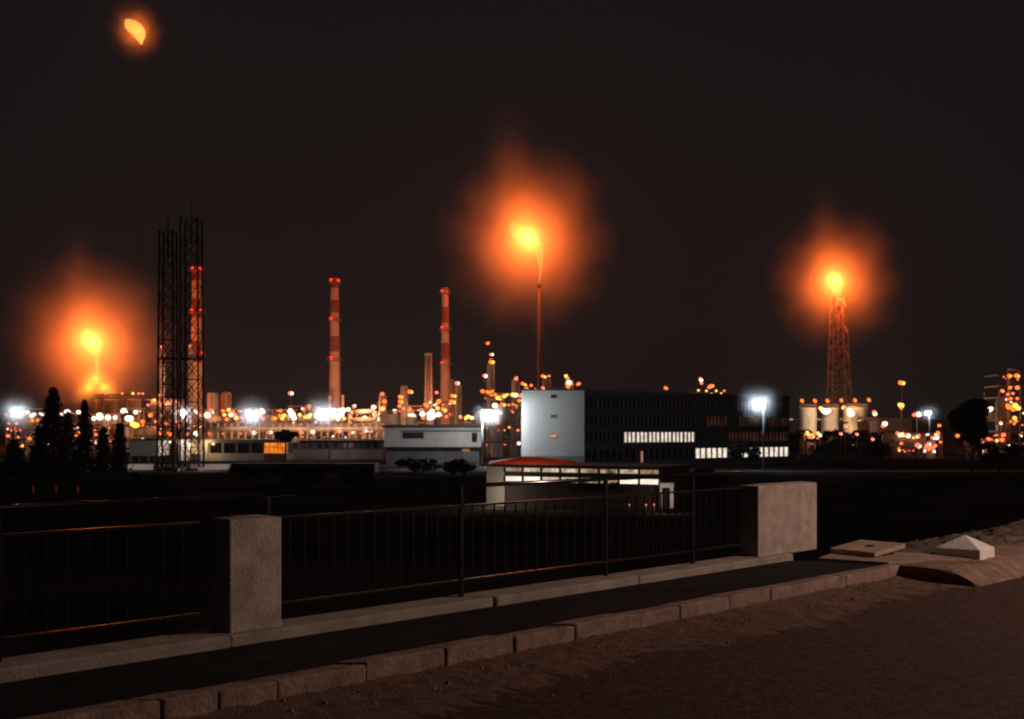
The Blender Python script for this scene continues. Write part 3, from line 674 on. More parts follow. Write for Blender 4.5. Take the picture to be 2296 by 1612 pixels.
def column(label, x, wd, top, D, lamps, plats=3, mat='steel', skirt=True):
    base = G(x, D); H = P(x, top, D).z - GZ; r = m(wd, D) / 2
    root = thing("distillation_column", label, "column", base, "tall process columns of the refinery")
    s = MB(); s.lathe(base, [(r * 1.15, 0), (r, 2.0), (r, H - r), (r * .8, H - r * .4), (r * .35, H - .05), (.04, H)], 18); s.build("shell", M[mat], root)
    for i in range(plats):
        z = H * (.45 + .5 * i / max(1, plats)); a = MB()
        a.lathe((base.x, base.y, GZ + z), [(r, 0), (r + .9, 0), (r + .9, .15), (r, .15)], 16)
        for k in range(10):
            t = k * .628; q = Vector((base.x + (r + .85) * math.cos(t), base.y + (r + .85) * math.sin(t), GZ + z)); a.beam(q, q + Vector((0, 0, 1.05)), .06)
        a.lathe((base.x, base.y, GZ + z + 1.0), [(r + .8, 0), (r + .9, 0), (r + .9, .07), (r + .8, .07)], 16); a.build("platform", M['steel_dk'], root)
    pp = MB(); pp.tube([Vector((base.x + r + .35, base.y - .3, GZ)), Vector((base.x + r + .35, base.y - .3, GZ + H * .97)), Vector((base.x, base.y, GZ + H * .99))], .2, 8); pp.build("overhead_pipe", M['pipe'], root)
    br = MB()
    for l in lamps:
        lx, ly, c, rr = (list(l) + [.8])[:4]; q = P(lx, ly, D - r - .9); lamp(root, lx, ly, D - r - .9, c, rr * D / 330)
        br.beam(Vector((base.x, base.y, q.z - .3)), q, .1)
    if lamps: br.build("lamp_bracket", M['steel_dk'], root)
    return root
C = column
C("short brown column seen through the left lattice mast", 361.5, 9, 774, 360, [(361, 779, 'P', .6), (359, 885, 'P', .7)], 4)
C("slim brown column seen through the right lattice mast", 428, 10, 769, 370, [(427, 776, 'P', .6)], 4)
C("thin pale column right of the lattice masts", 483, 7, 879, 340, [], 1, 'tank')
C("faint brown column beside the thin pale column", 471, 13, 878, 420, [], 1, 'brown')
C("wide faint brown column between the thin pale column and the cold street lamp", 505, 21, 877, 430, [], 1, 'brown')
C("short column with a rose top lamp left of the second clear chimney's lattice column", 856, 12, 882, 360, [(857, 882, 'P', .9), (862, 899, 'O', 1), (858, 915, 'Y', 1), (860, 912, 'O', .8)])
C("column with three amber lamps down its left side", 904.5, 13, 862, 370, [(897, 888, 'O', .9), (901, 889, 'Y', .6), (897, 899, 'O', .9), (901, 900, 'Y', .6), (896, 909, 'P', .9), (905, 915, 'P'), (919, 877, 'O', 1), (923, 878, 'Y', .7)])
C("column with amber lamps right of the second clear chimney", 1025, 12, 859, 380, [(1013, 900, 'O', 1.2), (1018, 901, 'Y', .8), (1014, 886, 'O', .8), (1020, 887, 'Y', .7), (1024, 858, 'P', .9), (1027, 858, 'W', .6)])
C("very thin column touching the second clear chimney's right side", 1011.5, 4, 848, 390, [], 0)
C("tall column topped by amber lamps above the tower's street lamp", 1098, 13, 812, 300, [(1101, 810, 'O', 1.0), (1105, 811, 'Y', .8), (1086, 841, 'P', .8), (1089, 842, 'W', .7), (1101, 796, 'P', .7), (1104, 796, 'W', .5), (1093, 771, 'O', .7), (1095, 770, 'P', .6)], 3)
C("short column on the furnace platform beside the white tower", 1154, 13, 848, 275, [(1157, 848, 'P', .9), (1159, 845, 'O', .5)], 2)
C("lamp topped column above the left part of the white tower's roof", 1224, 16, 846, 340, [(1217, 842, 'O', .8), (1222, 844, 'Y', .6), (1231, 842, 'P', .6)], 2)
C("lamp topped column above the right part of the white tower's roof", 1274, 17, 848, 345, [(1269, 842, 'Y', .8), (1273, 848, 'P', .8), (1276, 857, 'W', 1), (1280, 860, 'P', .8), (1272, 861, 'P', .8)], 2)
# small stacks beside the tallest chimney
for xx, yt, lb in ((739, 888, "thin red pipe stack hugging the left side of the tallest chimney"), (769, 886, "thin red pipe stack hugging the right side of the tallest chimney")):
    b = MB(); bb = G(xx, 440); b.cyl(bb, P(xx, yt, 440), .55, .5, 10); b.lathe(P(xx, yt, 440), [(.5, -.4), (.8, -.2), (.8, .1), (.45, .1)], 10)
    tag(b.build("pipe_stack", M['steel'], None), lb, "stack")
# lattice column left of the second clear chimney
lc = thing("lattice_column", "brown lattice column just left of the second clear chimney", "lattice tower", G(961, 440))
b = MB(); lattice(b, 953, 969, 955, 967, 795, 1000, 440, 12, .4, .2); b.build("lattice", surf("lattice_brown", (.24, .13, .10), .7, .5, .3), lc)
b = MB(); b.box(P(961, 796, 440), (m(16, 440), m(16, 440), .8)); b.build("top_platform", M['steel'], lc)
b = MB(); b.cyl(G(961, 440), P(961, 800, 440), .18, n=8); b.build("riser_pipe", M['brown'], lc)

def lamp_post(label, x, y, D, cols, zs=GZ, group="slim lamp posts of the plant"):
    base = G(x, D); top = P(x, y, D); root = thing("lamp_post", label, "lamp post", base, group)
    b = MB(); b.cyl(base, top, .12, .07, 6); b.build("pole", M['steel_dk'], root)
    h = MB(); h.lathe(top, [(.05, .9), (.7, .75), (.75, .55), (.05, .6)], 10); h.build("lamp_shade", M['lamp_body'], root)
    for i, (dx, dy, c, r) in enumerate(cols): lamp(root, x + dx, y + dy, D - .2, c, r * D / 330)
orow = "amber lamps in a row over the pale tanks"
for i, (x, y) in enumerate(((1798, 897), (1827, 897), (1855, 897), (1886, 896), (1917, 896), (1948, 895))):
    lb = ["leftmost of six amber lamp posts over the pale tanks", "second from left of six amber lamp posts over the pale tanks", "third from left of six amber lamp posts over the pale tanks",
          "fourth from left of six amber lamp posts, right of the derrick", "fifth from left of six amber lamp posts over the pale tanks", "rightmost of six amber lamp posts over the pale tanks"][i]
    lamp_post(lb, x, y, 380, [(0, 0, 'O', .75), (1.5, 2, 'O', .6)], group=orow)
lamp_post("rose lamp on a slim post standing alone above the plant left of the tallest chimney", 652, 881, 360, [(-1.5, -.5, 'P', .9), (2, 0, 'W', .7)])
lamp_post("amber lamp post alone above the right end of the dark office roof", 1493, 869, 330, [(-1, -.5, 'O', .7), (2, 1, 'P', .6)])
lamp_post("high amber lamp post right of the right flare", 2022, 857, 300, [(-3, 0, 'O', 1), (3, 1, 'Y', .9)])
lamp_post("yellow lamp post over the brown warehouse", 2020, 908, 260, [(-2, -1, 'Y', 1), (2, 0, 'Y', 1.1), (1, 6, 'O', .7)])
lamp_post("white lamp post at the right side of the widest pale tank", 1961, 924, 330, [(-1, -2, 'P', .9), (1, 3, 'W', .8)])
lamp_post("pair of rose lamps on a post over the right end of the brown warehouse", 2056, 928, 265, [(-6, 1, 'P', .9), (4, 0, 'W', 1)])
lamp_post("white lamp post in front of the brown warehouse's left end", 1983, 950, 240, [(1, -1, 'W', 1), (-3, 4, 'P', .9)])
lamp_post("orange lamp post among the conifers before the low white wall", 174, 971, 200, [(-3, 2, 'O', .9), (2, -1, 'O', 1)])
lamp_post("white lamp post left of the grey annex over the low white wall", 291, 938, 190, [(0, 0, 'W', 1.1)])
lamp_post("white lamp on a thin post above the pipe rack below the first cold street lamp", 569, 968, 262, [(-2, 0, 'P', .9), (1.5, 1, 'W', .8)])
lamp_post("rose lamp on a thin post above the orange lit windows", 604, 969, 262, [(0, 0, 'P', .9), (3, -1, 'W', .6)])
lamp_post("rose lamp post at the pipe rack left of the tallest chimney", 701, 967, 268, [(0, 0, 'W', .8), (-3, 1, 'P', .7)])
lamp_post("rose lamp post at the pipe rack under the tallest chimney", 759, 966, 268, [(0, 0, 'P', .9), (2, 0, 'W', .5)])
lamp_post("rose lamp post at the right end of the pipe rack", 818, 965, 268, [(0, 0, 'P', .8), (2, 0, 'W', .6)])
lamp_post("rose lamp post at the pipe rack right of the small flat tree", 675, 968, 268, [(0, 0, 'P', .9), (2, 1, 'O', .7)])
for x, y, lb in ((1885, 971, "tiny rose lamp post below the middle pale tank"), (1921, 972, "tiny rose lamp post below the widest pale tank"), (1956, 983, "low rose lamp post below the small front tank"), (1895, 954, "small rose lamp post between the middle and the widest tank")):
    lamp_post(lb, x, y, 235, [(0, 0, 'P', .7), (1.5, 1, 'W', .4)])

for x, y, D_, w_ in ((352, 850, 345, 2600), (412, 850, 352, 2600), (440, 905, 405, 5000), (735, 902, 425, 9000), (985, 900, 430, 8000), (1015, 895, 350, 1800), (915, 895, 345, 1600), (1098, 858, 284, 900), (1150, 865, 262, 700), (480, 920, 325, 900), (600, 925, 330, 900), (685, 925, 335, 1200), (815, 912, 360, 2600), (955, 925, 365, 1500), (225, 920, 315, 900), (300, 915, 310, 900), (45, 925, 255, 300), (2262, 890, 288, 60)):
    light("yard_fill_light", P(x, y, D_), w_ * 2.4, (1, .44, .22), .8)  # unseen fill lights added to bring out chimneys, columns and frames
# pipe bridge above the left tanks
pb = thing("pipe_bridge", "dark pipe bridge with small red lamps behind the left lattice mast", "pipe bridge", G(275, 390))
b = MB()
for dz in (0, 7): b.beam(P(212, 884 + dz, 390), P(356, 884 + dz, 390), .45); b.beam(P(212, 884 + dz, 394), P(356, 884 + dz, 394), .45)
for i in range(15):
    x = 212 + 144 * i / 14; b.beam(P(x, 884, 390), P(x, 891, 390), .2)
    if i < 14: b.beam(P(x, 891, 390), P(x + 10.3, 884, 390), .2)
b.build("truss", M['steel_dk'], pb)
for x in (230, 282, 340):
    b = MB(); b.beam(G(x, 390), P(x, 891, 390), .6); b.beam(G(x, 394), P(x, 891, 394), .6); b.build("pier", M['steel_dk'], pb)
for x in (236, 274, 298, 320, 311): lamp(pb, x, 881, 389, 'P' if x != 298 else 'Y', .7)

def tank(label, x0, x1, top, D, mat, dome=.12, name="storage_tank", ribs=0, stair=True):
    r = m(x1 - x0, D) / 2; base = G((x0 + x1) / 2, D + r); base.x = P((x0 + x1) / 2, 0, D).x
    H = P(0, top, D).z - GZ; root = thing(name, label, "tank", base, "storage tanks of the refinery")
    s = MB(); s.lathe(base, [(r, 0), (r, H), (r * 1.015, H), (r * 1.015, H + .18), (r * .98, H + .2)], 36); s.build("shell", M[mat], root)
    t = MB(); t.lathe((base.x, base.y, GZ + H + .19), [(r * .99, 0), (r * .6, r * dome * .65), (r * .03, r * dome)], 36); t.build("roof", M[mat], root)
    rl = MB(); rl.lathe((base.x, base.y, GZ + H + 1.2), [(r * .97, 0), (r * .985, 0), (r * .985, .08), (r * .97, .08)], 30)
    for i in range(24):
        a = i * math.pi / 12; q = Vector((base.x + r * .978 * math.cos(a), base.y + r * .978 * math.sin(a), GZ + H + .1)); rl.beam(q, q + Vector((0, 0, 1.15)), .07)
    rl.build("roof_rail", M['steel_dk'], root)
    st = MB()
    for i in range(24):
        a = R(20 + i * 4.2); q = Vector((base.x + (r + .45) * math.cos(a), base.y + (r + .45) * math.sin(a), GZ + H * (i + .5) / 24)); st.box(q, (.9, .4, .08), a)
    st.build("stair", M['steel_dk'], root)
    return root
t = tank("leftmost pale storage tank with bright vertical streaks", 1798, 1836, 915, 330, 'tank'); lamp(t, 1840, 914, 329, 'Y', .9); lamp(t, 1808, 968, 322, 'P', .5)
t = tank("middle pale storage tank, white on its left and amber on its right", 1849, 1886, 915, 332, 'tank'); lamp(t, 1852, 922, 329, 'W', 1.2); lamp(t, 1846, 919, 329, 'W', 1.0); lamp(t, 1892, 913, 331, 'Y', 1.0); lamp(t, 1858, 920, 329, 'W', .9)
t = tank("widest pale storage tank with a white lamp at its left shoulder", 1900, 1952, 914, 325, 'tank_or', .2); lamp(t, 1908, 926, 321, 'W', 1.3); lamp(t, 1905, 920, 321, 'W', 1.0)
tank("small low tank in front of the widest pale tank", 1926, 1947, 943, 300, 'tank_or')
tank("small low tank at the right foot of the widest pale tank", 1946, 1967, 944, 300, 'brown')
light("tank_lamp_light", P(1842, 905, 316), 9000, (1, .80, .55), .5); light("tank_lamp_light", P(1890, 905, 316), 9000, (1, .62, .30), .5); light("tank_lamp_light", P(1925, 905, 310), 4500, (1, .62, .3), .5)
tank("brown tank below the steam cloud right of the slim cypress", 231, 258, 896, 400, 'brown'); tank("brown tank behind the pipe bridge left of the masts", 272, 310, 896, 410, 'brown')
t = tank("brown tank standing behind the left end of the grey building", 864, 893, 930, 290, 'tank'); 
tank("small pale tank right of the brown one behind the grey building", 908, 934, 936, 290, 'tank')
light("yard_fill_light", P(925, 925, 280), 900, (1, .7, .45), .5)
light("yard_fill_light", P(880, 918, 270), 500, (1, .55, .32), .5)  # unseen fill, like the one above, added for the tanks

# horizontal pipe loop right of the tallest chimney
hv = thing("pipe_loop", "bent lagged pipe loop lit yellow right of the tallest chimney", "pipe", G(815, 365))
b = MB(); b.tube([G(784, 365), P(784, 926, 365), P(792, 922, 365), P(838, 921, 365), P(846, 928, 365), P(840, 940, 365), P(786, 941, 365)], .75, 12); b.build("pipe", M['pipe'], hv)
b = MB()
for x in (800, 830): b.beam(G(x, 366), P(x, 922, 366), .4)
b.build("support", M['steel_dk'], hv)

# long pipe rack
D = 272
pr = thing("pipe_rack", "long pipe rack with salmon lit pipes crossing behind the low white building", "pipe rack", G(655, D))
for yy, r, dd, mt in ((959.5, .26, 0, 'pipe'), (955.5, .2, 1.2, 'steel'), (952, .22, 2.6, 'steel'), (949, .18, 4, 'steel'), (964.5, .14, 0, 'steel')):
    b = MB(); b.cyl(P(458, yy, D + dd), P(860, yy, D + dd), r, n=10); b.build("pipe", M[mt], pr)
b = MB()
for i in range(27):
    x = 458 + 402 * i / 26
    for dd in (.4, 4.4): b.beam(G(x, D + dd), P(x, 948, D + dd), .34)
    b.beam(P(x, 962.4, D), P(x, 962.4, D + 5), .3)
b.build("trestle", M['steel'], pr)
b = MB(); b.box(((P(458, 0, D).x + P(858, 0, D).x) / 2, D + 8, GZ + 2.2), (m(400, D), .3, 4.4)); b.build("back_wall", M['brown'], pr)
for x, c in ((470, 'P'), (500, 'P'), (540, 'O'), (640, 'P'), (735, 'O'), (785, 'O'), (845, 'P')): lamp(pr, x, 971, D + 2.5, c, .35)
light("rack_lamp_light", P(520, 946, D - 7), 3600, (1, .55, .32), .5); light("rack_lamp_light", P(640, 946, D - 7), 3000, (1, .55, .32), .5)
light("rack_lamp_light", P(760, 946, D - 7), 3600, (1, .55, .3), .5); light("rack_lamp_light", P(835, 946, D - 7), 2600, (1, .55, .3), .5)

# ================================================================== BUILDINGS
def bx(mb, x0, x1, ya, yb, D, dep, inset=0.0, zb=None):
    a, b_ = P(x0, ya, D), P(x1, yb, D); z0 = b_.z if zb is None else zb
    return mb.box(((a.x + b_.x) / 2, D + dep / 2 + inset, (a.z + z0) / 2), (b_.x - a.x, dep, a.z - z0))
# low white building with lit hall (left)
D = 232
wb = thing("low_white_building", "long low white building with a lit entrance hall behind the lattice masts", "building", G(520, D))
b = MB(); bx(b, 466, 592, 1015, 0, D, 9, zb=GZ); b.build("wall", M['white_wall'], wb)
b = MB(); bx(b, 396, 646, 984, 991.5, D - 1.2, 12); b.build("roof", M['grey_wall'], wb)
b = MB(); bx(b, 398, 642, 991.6, 0, D + 8.6, .4, zb=GZ); b.build("rear_wall", M['white_wall'], wb)
win_em = glow("hall_window_light", (1, .25, .022), 1.3, .65, .9)
for i in range(4):
    x0 = 468 + i * 31; fr = MB(); bx(fr, x0, x0 + 3, 991.6, 1015, D + .1, .4); bx(fr, x0 + 29, x0 + 31, 991.6, 1015, D + .1, .4)
    w_ = fr.build("window", M['grey_wall'], wb); pn = MB(); bx(pn, x0 + 3, x0 + 29, 992, 1015, D + .35, .08); pn.build("pane", M['glass'], w_)
for x0, x1 in ((592, 603), (604, 622), (623, 640)):
    fr = MB(); bx(fr, x0 - .8, x0, 991.6, 1016, D + .1, .4); bx(fr, x0, x1, 1000.3, 1001.4, D + .1, .4); w_ = fr.build("window", M['steel_dk'], wb)
    pn = MB(); bx(pn, x0, x1, 991.8, 1015, D + .35, .08); pn.build("pane", win_em, w_)
b = MB(); bx(b, 592.2, 642, 1016, 0, D, 8.5, zb=GZ); b.build("window_apron", M['brown'], wb)
for x0, x1 in ((400, 411.5), (416, 423), (450, 456), (459.5, 465.5)):
    b = MB(); bx(b, x0, x1, 991.6, 0, D - .6, .9, zb=GZ); b.build("entrance_pillar", M['white_wall'], wb)
b = MB(); bx(b, 427, 450, 992, 1016, D + 2, .15); b.build("hall_glazing", glow("hall_light", (1, .60, .26), 1.0, .6, .6), wb)
light("hall_light", P(432, 994, D - .2), 260, (1, .62, .30), .3, wb); light("hall_light", P(405, 993, D - 2.6), 330, (1, .80, .66), .3, wb); light("hall_light", P(463, 994, D - 2.2), 260, (1, .6, .28), .3, wb)
# grey annex
D = 225
an = thing("grey_annex", "plain grey annex with a dark open ground floor left of the lattice masts", "building", G(320, D))
b = MB(); bx(b, 291, 352, 986, 1021, D, 8); b.build("wall", M['white_wall'], an)
b = MB(); bx(b, 288, 356, 983, 986, D - .6, 9.5); b.build("roof", M['roof_dk'], an)
b = MB()
for x in (294, 312, 332, 350): b.beam(G(x, D + .5), P(x, 1021, D + .5), .4)
b.build("column", M['steel_dk'], an)
b = MB(); bx(b, 292, 351, 1021.2, 0, D + 3, .3, zb=GZ); b.build("rear_wall", M['office'], an)
# brown long low building
D = 246
lb_ = thing("brown_low_building", "long dim brown low building between the orange windows and the grey building", "building", G(750, D))
b = MB(); bx(b, 646, 858, 1007, 0, D - 1.0, .4, zb=GZ); b.build("parapet", M['brown'], lb_)
b = MB(); bx(b, 648, 856, 987, 0, D, 8, zb=GZ); b.build("wall", M['office'], lb_)
b = MB(); bx(b, 645, 859, 983.5, 987, D - .8, 10); b.build("roof", M['brown'], lb_)
for i in range(11):
    x0 = 656 + i * 18; pn = MB(); bx(pn, x0, x0 + 12, 992, 1004, D - .06, .05); pn.build("window", M['glass'], lb_)
# grey building
D = 200
gb = thing("grey_building", "blank grey upper storey building over dark shrubs left of the white tower", "building", G(968, D))
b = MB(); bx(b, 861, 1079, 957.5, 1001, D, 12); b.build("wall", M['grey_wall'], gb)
b = MB(); bx(b, 857, 1083, 951, 957.4, D - .5, 13.5); b.build("roof", M['roof_dk'], gb)
b = MB(); bx(b, 903, 950, 968, 982, D - .05, .04); b.build("window", M['glass'], gb)
b = MB(); bx(b, 900, 1077, 963.6, 966.6, D - .12, .1); b.build("window_hood", M['roof_dk'], gb)
b = MB(); bx(b, 1058, 1070, 969, 990, D - .05, .04); b.build("window", M['glass'], gb)
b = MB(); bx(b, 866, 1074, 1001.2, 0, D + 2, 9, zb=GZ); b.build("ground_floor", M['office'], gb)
b = MB(); bx(b, 1036, 1053, 1005, 1012, D + 1.9, .06); b.build("lit_window", glow("dim_orange_window", (1, .30, .12), .32), gb)
light("yard_fill_light", P(930, 1000, D - 22), 560, (1, .80, .70), .4)  # unseen fill light added in front of the grey building
# low white wall before the conifers
D = 178
for x0, x1, lb in ((172, 342, "low white wall behind the conifers at the foot of the grey annex"), (425, 514, "low white wall right of the lattice masts' feet")):
    b = MB(); bx(b, x0, x1, 1041, 0, D, .4, zb=GZ); bx(b, x0 - 1, x1 + 1, 1039.5, 1041, D - .08, .56)
    tag(b.build("low_white_wall", M['white_wall'], None), lb, "wall")
light("wall_fill_light", P(260, 1018, D - 7), 620, (1, .80, .74), .4); light("wall_fill_light", P(465, 1018, D - 6), 420, (1, .78, .72), .4)  # unseen fill lights set close to brighten the low white wall

# office block and its white stair tower
DT = 188.0
ob = thing("office_block", "dark four storey office block with white windowless stair tower and lit window strips", "office building", G(1440, 205))
b = MB(); bx(b, 1170, 1310, 874, 0, DT, 11, zb=GZ); b.build("stair_tower", M['white_wall'], ob)
b = MB(); bx(b, 1168.6, 1311.4, 871.6, 874, DT - .12, 11.3); b.build("tower_coping", M['roof_dk'], ob)
b = MB(); bx(b, 1169.4, 1310.2, 1021, 0, DT - .06, .05, zb=GZ); b.build("tower_plinth", M['grey_wall'], ob)
for y in (888, 932.5, 976.5):
    fr = MB(); bx(fr, 1235, 1248, y - 3.6, y - 2.6, DT - .05, .04); bx(fr, 1235, 1248, y + 2.6, y + 3.6, DT - .05, .04); w_ = fr.build("tower_window", M['office'], ob)
    pn = MB(); bx(pn, 1235.5, 1247.5, y - 2.5, y + 2.5, DT - .03, .02); pn.build("pane", glow("tower_window_light", (1, .36, .10), 1.0) if y > 950 else M['glass'], w_)
A = Vector((P(1310.5, 0, 190).x, 190, 0)); Bp = Vector((P(1770, 0, 224).x, 224, 0)); dv = (Bp - A); LEN = dv.length; dv.normalize(); nv = Vector((dv.y, -dv.x, 0))
ang = math.atan2(dv.y, dv.x)
def tpos(x):                                 # distance along the facade under picture x
    r = (x - CX) / F; return (r * A.y - A.x) / (dv.x - r * dv.y)
def fbox(mb, t0, t1, z0, z1, out, thick):    # a box on the facade, 'out' metres proud
    c = A + dv * ((t0 + t1) / 2) + nv * (out - thick / 2); return mb.box((c.x, c.y, (z0 + z1) / 2), (t1 - t0, thick, z1 - z0), ang)
b = MB(); fbox(b, 0, LEN, GZ, 8.35, -.35, 13); b.build("body", M['office'], ob)
b = MB(); fbox(b, -.0, LEN + .3, 8.35, 8.75, .25, 14); b.build("roof", surf("office_roof_edge", (.16, .12, .11), .8, .4, .3), ob)
rows = [(5.55, 7.35), (2.65, 4.45), (-.30, 1.45), (-3.35, -1.55)]
b = MB(); prev = 8.34
for z0, z1 in rows:
    fbox(b, 0, LEN, z1, prev, 0, .33); prev = z0
fbox(b, 0, LEN, GZ, prev, 0, .33); b.build("spandrel", M['office'], ob)
lit_w = glow("office_window_light", (1, .88, .72), 1.2, .42, 1.3); dim_w = glow("office_dim_window", (1, .33, .2), .05, .8, .6)
def window(t0, t1, z0, z1, panes, mat, nm="window"):
    fr = MB(); n = panes
    for i in range(n + 1):
        t = t0 + (t1 - t0) * i / n; fbox(fr, t - .11, t + .11, z0 + .01, z1 - .01, .05, .36)
    w_ = fr.build(nm, surf("window_frame", (.22, .15, .13), .6, 1, .2), ob)
    pn = MB(); fbox(pn, t0 + .07, t1 - .07, z0, z1, -.2, .06); pn.build("pane", mat, w_)
lit3 = (tpos(1401), tpos(1552)); l4a = (tpos(1556), tpos(1652)); l4b = (tpos(1664), tpos(1768)); dimr = tpos(1640)
bay = 3.05; nb = int(LEN / bay)
for ri, (z0, z1) in enumerate(rows):
    for k in range(nb):
        t0, t1 = k * bay + .12, (k + 1) * bay - .02; c = (t0 + t1) / 2; mt = M['glass']
        if ri == 2 and lit3[0] < c < lit3[1]: mt = lit_w
        if ri == 3 and (l4a[0] < c < l4a[1] or l4b[0] < c < l4b[1]): mt = lit_w
        if ri in (2,) and c > dimr: mt = dim_w
        if ri == 1 and c > dimr - 6 and k % 3: mt = dim_w
        window(t0, t1, z0, z1, 3 if ri < 3 else 2, mt)
# small lit door
t0 = tpos(1437); b = MB(); fbox(b, t0, t0 + .45, -3.9, -1.9, .06, .05); b.build("lit_door", glow("door_light", (1, .42, .26), .4), ob)

# pavilion with red roof in front
D = 89
pv = thing("pavilion", "low glazed pavilion with two rows of lit windows and a red hipped roof", "building", G(1290, D))
PA, PB = Vector((P(1091, 0, 92.6).x, 92.6, 0)), Vector((P(1479, 0, 85.6).x, 85.6, 0)); pd = (PB - PA); PL = pd.length; pd.normalize(); pn_ = Vector((pd.y, -pd.x, 0)); pang = math.atan2(pd.y, pd.x)
def px_t(x): r = (x - CX) / F; return (r * PA.y - PA.x) / (pd.x - r * pd.y)
def pbox(mb, t0, t1, z0, z1, out, thick):
    c = PA + pd * ((t0 + t1) / 2) + pn_ * (out - thick / 2); return mb.box((c.x, c.y, (z0 + z1) / 2), (t1 - t0, thick, z1 - z0), pang)
te = px_t(1131)
b = MB(); pbox(b, 0, te, GZ, -1.25, 0, 7.5); b.build("end_wall", M['white_wall'], pv)
b = MB()
for z0, z1 in ((GZ, -2.46), (-2.02, -1.66), (-1.31, -1.2)): pbox(b, te + .004, PL, z0, z1, -.02, .3)
pbox(b, te + .004, PL, GZ, -1.2, -6.9, .3); pbox(b, PL - .3, PL + .004, GZ, -1.21, -.33, 6.6); b.build("wall", M['office'], pv)
b = MB(); pbox(b, te, PL, -2.9, -2.8, -.4, 6.2); b.build("floor", M['brown'], pv)
pav_w = glow("pavilion_window_light", (1, .87, .70), 1.45, .35, 1.1); pav_d = glow("pavilion_dim_window", (1, .66, .42), .5, .85, 1.9); pav_m = glow("pavilion_mid_window", (1, .76, .52), .9, .7, 2.4)
stp = (PL - te) / 8
for i in range(8):
    t0 = te + i * stp + .06; t1 = te + (i + 1) * stp - .10
    for z0, z1, nm in ((-1.65, -1.32, "upper_window"), (-2.45, -2.03, "window")):
        fr = MB(); pbox(fr, t0 - .14, t0, z0, z1, .02, .22); pbox(fr, t1, t1 + .02, z0, z1, .02, .22); pbox(fr, t0 - .1, t1 + .01, z0 - .004, z0 + .025, .05, .25); w_ = fr.build(nm, M['roof_dk'], pv)
        pn = MB(); pbox(pn, t0, t1, z0, z1, -.12, .05)
        mt = (pav_w if i in (0, 1, 6, 7) else pav_m if i in (2, 3) else pav_d) if nm == "window" else (pav_m if i in (1, 2, 3, 6) else pav_d)
        pn.build("pane", mt, w_)
fu = MB(); random.seed(4)
for i in range(420):
    t = random.uniform(px_t(1275), px_t(1400)); p = PA + pd * t + pn_ * random.uniform(.15, .7); leaf_tri(fu, Vector((p.x, p.y, -2.75 + .75 * math.sin(t * 2.3) ** 2 * random.random() - .3 * random.random())), random.uniform(.05, .13))
fu.build("foliage", M['leaf'], pv)["kind"] = "stuff"
b = MB(); pbox(b, -.35, PL + .3, -1.19, -1.05, .7, 8.6); b.build("roof_slab", M['roof_dk'], pv)
hr = MB(); a0, a1 = P(1093, 1040, 92.0), P(1304, 1040, 92.0); z = -1.04; apx = P(1175, 1025, D + 4).z; 
hr.add([(a0.x, a0.y, z), (a1.x, a1.y, z), (a1.x, a1.y + 9.6, z), (a0.x, a0.y + 9.6, z), (a0.x + 2.9, a0.y + 4.8, apx), (a1.x - 3.3, a1.y + 4.8, apx - .03)],
       [(0, 1, 5, 4), (1, 2, 5), (2, 3, 4, 5), (3, 0, 4), (3, 2, 1, 0)]); hr.build("hipped_roof", M['red_roof'], pv); light("roof_fill_light", P(1190, 985, D + 1), 300, (1, .72, .5), .2, pv)  # unseen light added above the roof to bring out its red
light("pavilion_lamp", P(1112, 1056, D - 3.0), 10, (1, .74, .5), .2, pv); light("pavilion_lamp", P(1112, 1110, D + .6), 80, (1, .80, .58), .2, pv)
# lit kiosk at the pavilion's right end
D = 84.6
ks = thing("kiosk", "small lit kiosk frame at the right end of the pavilion", "kiosk", G(1495, D))
b = MB(); bx(b, 1480, 1511, 1082, 1092, D, 2.2); b.build("fascia", M['white_wall'], ks)
for x0, x1 in ((1480, 1484), (1503, 1510)):
    b = MB(); bx(b, x0, x1, 1092.2, 1138.5, D, .3); b.build("post", M['white_wall'], ks)
b = MB(); bx(b, 1481, 1510, 1092.2, 1138.5, D + 2, .15); b.build("back_panel", M['office'], ks)
light("kiosk_lamp", P(1494, 1110, D - 1.3), 40, (1, .72, .6), .15, ks)
for i, (x, y, lb) in enumerate(((1410, 1131, "leftmost of three tiny rose ground lamps before the pavilion"), (1448, 1131, "middle of three tiny rose ground lamps before the pavilion"), (1466, 1130, "rightmost of three tiny rose ground lamps before the pavilion"))):
    r_ = thing("ground_lamp", lb, "ground lamp", G(x, 84), "ground lamps before the pavilion")
    b = MB(); b.cyl(G(x, 84), P(x, y + 2, 84), .05, n=6); b.build("stem", M['steel_dk'], r_); lamp(r_, x, y, 84, 'P', .11)

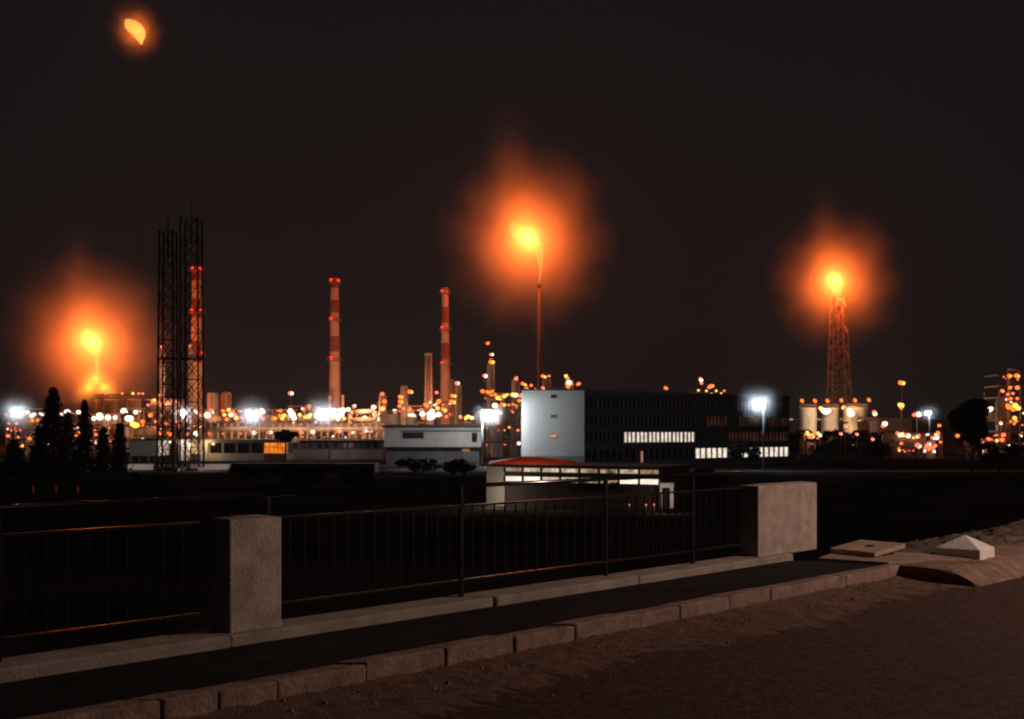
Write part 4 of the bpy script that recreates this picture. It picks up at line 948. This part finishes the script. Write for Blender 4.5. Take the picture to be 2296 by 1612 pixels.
# brown warehouse on the right
D = 290
wh = thing("brown_warehouse", "long brown warehouse right of the storage tanks", "warehouse", G(2050, D))
b = MB(); bx(b, 1968, 2045, 939, 0, D, 16, zb=GZ); b.build("lit_hall", M['brown'], wh)
b = MB(); bx(b, 2045.3, 2140, 940, 0, D + 2, 14, zb=GZ); b.build("dark_hall", M['office'], wh)
b = MB(); bx(b, 1966, 2142, 936.5, 938.9, D - .5, 18); b.build("roof", M['brown'], wh)
light("yard_fill_light", P(2000, 930, D - 16), 1500, (1, .42, .28), .5)  # unseen fill light added to brighten the warehouse front
bm = MB(); bm.beam(P(1768, 939, 338), P(1905, 939, 338), .6)
for x in (1800, 1843, 1895): bm.beam(G(x, 338.6), P(x, 940, 338.6), .3)
tag(bm.build("pipe_trestle", M['pipe'], None), "short salmon lit pipe trestle running into the leftmost pale tank", "pipe rack")
# low boundary walls in the valley, faint
for (x0, x1, y, D, lb) in ((1790, 1960, 1020, 235, "long low brown wall below the pale tanks"), (520, 840, 1040, 165, "long dark low shed below the brown building")):
    b = MB(); bx(b, x0, x1, y, 0, D, .5 if x0 > 1000 else 5, zb=GZ); bx(b, x0 - 2, x1 + 2, y - 1.6, y, D - .1, .7 if x0 > 1000 else 5.4)
    tag(b.build("low_wall" if x0 > 1000 else "low_shed", M['brown'] if x0 > 1000 else M['roof_dk'], None), lb, "wall" if x0 > 1000 else "shed")
for x, lb in ((75, "leftmost of three faint red marker posts on the dark slope"), (126, "middle of three faint red marker posts on the dark slope"), (175, "rightmost of three faint red marker posts on the dark slope")):
    r_ = thing("marker_post", lb, "marker post", G(x, 112), "faint red marker posts on the dark slope")
    b = MB(); b.cyl(G(x, 112), P(x, 1087, 112), .07, n=8); b.build("post", M['ch_red'], r_)
    b = MB(); b.cyl(P(x, 1104, 112 - .2), P(x, 1088, 112 - .2), .05, n=6); b.build("glow_strip", glow("post_red_glow", (1, .06, .03), .11), r_)  # faint glow added so the red post shows in the dark

# ================================================================== haze volume added to lift the blacks and widen the flare glow
hz = MB(); hz.box((0, 775, 115), (2440, 2080, 242))
hm = bpy.data.materials.new("glow_haze"); nt, N, L = nodes(hm); N.remove(N["Principled BSDF"])
pv_ = N.new("ShaderNodeVolumePrincipled"); pv_.inputs["Color"].default_value = (.9, .86, .84, 1); pv_.inputs["Density"].default_value = .00011
L.new(pv_.outputs[0], N["Material Output"].inputs["Volume"])
o = hz.build("haze", hm); o["kind"] = "stuff"
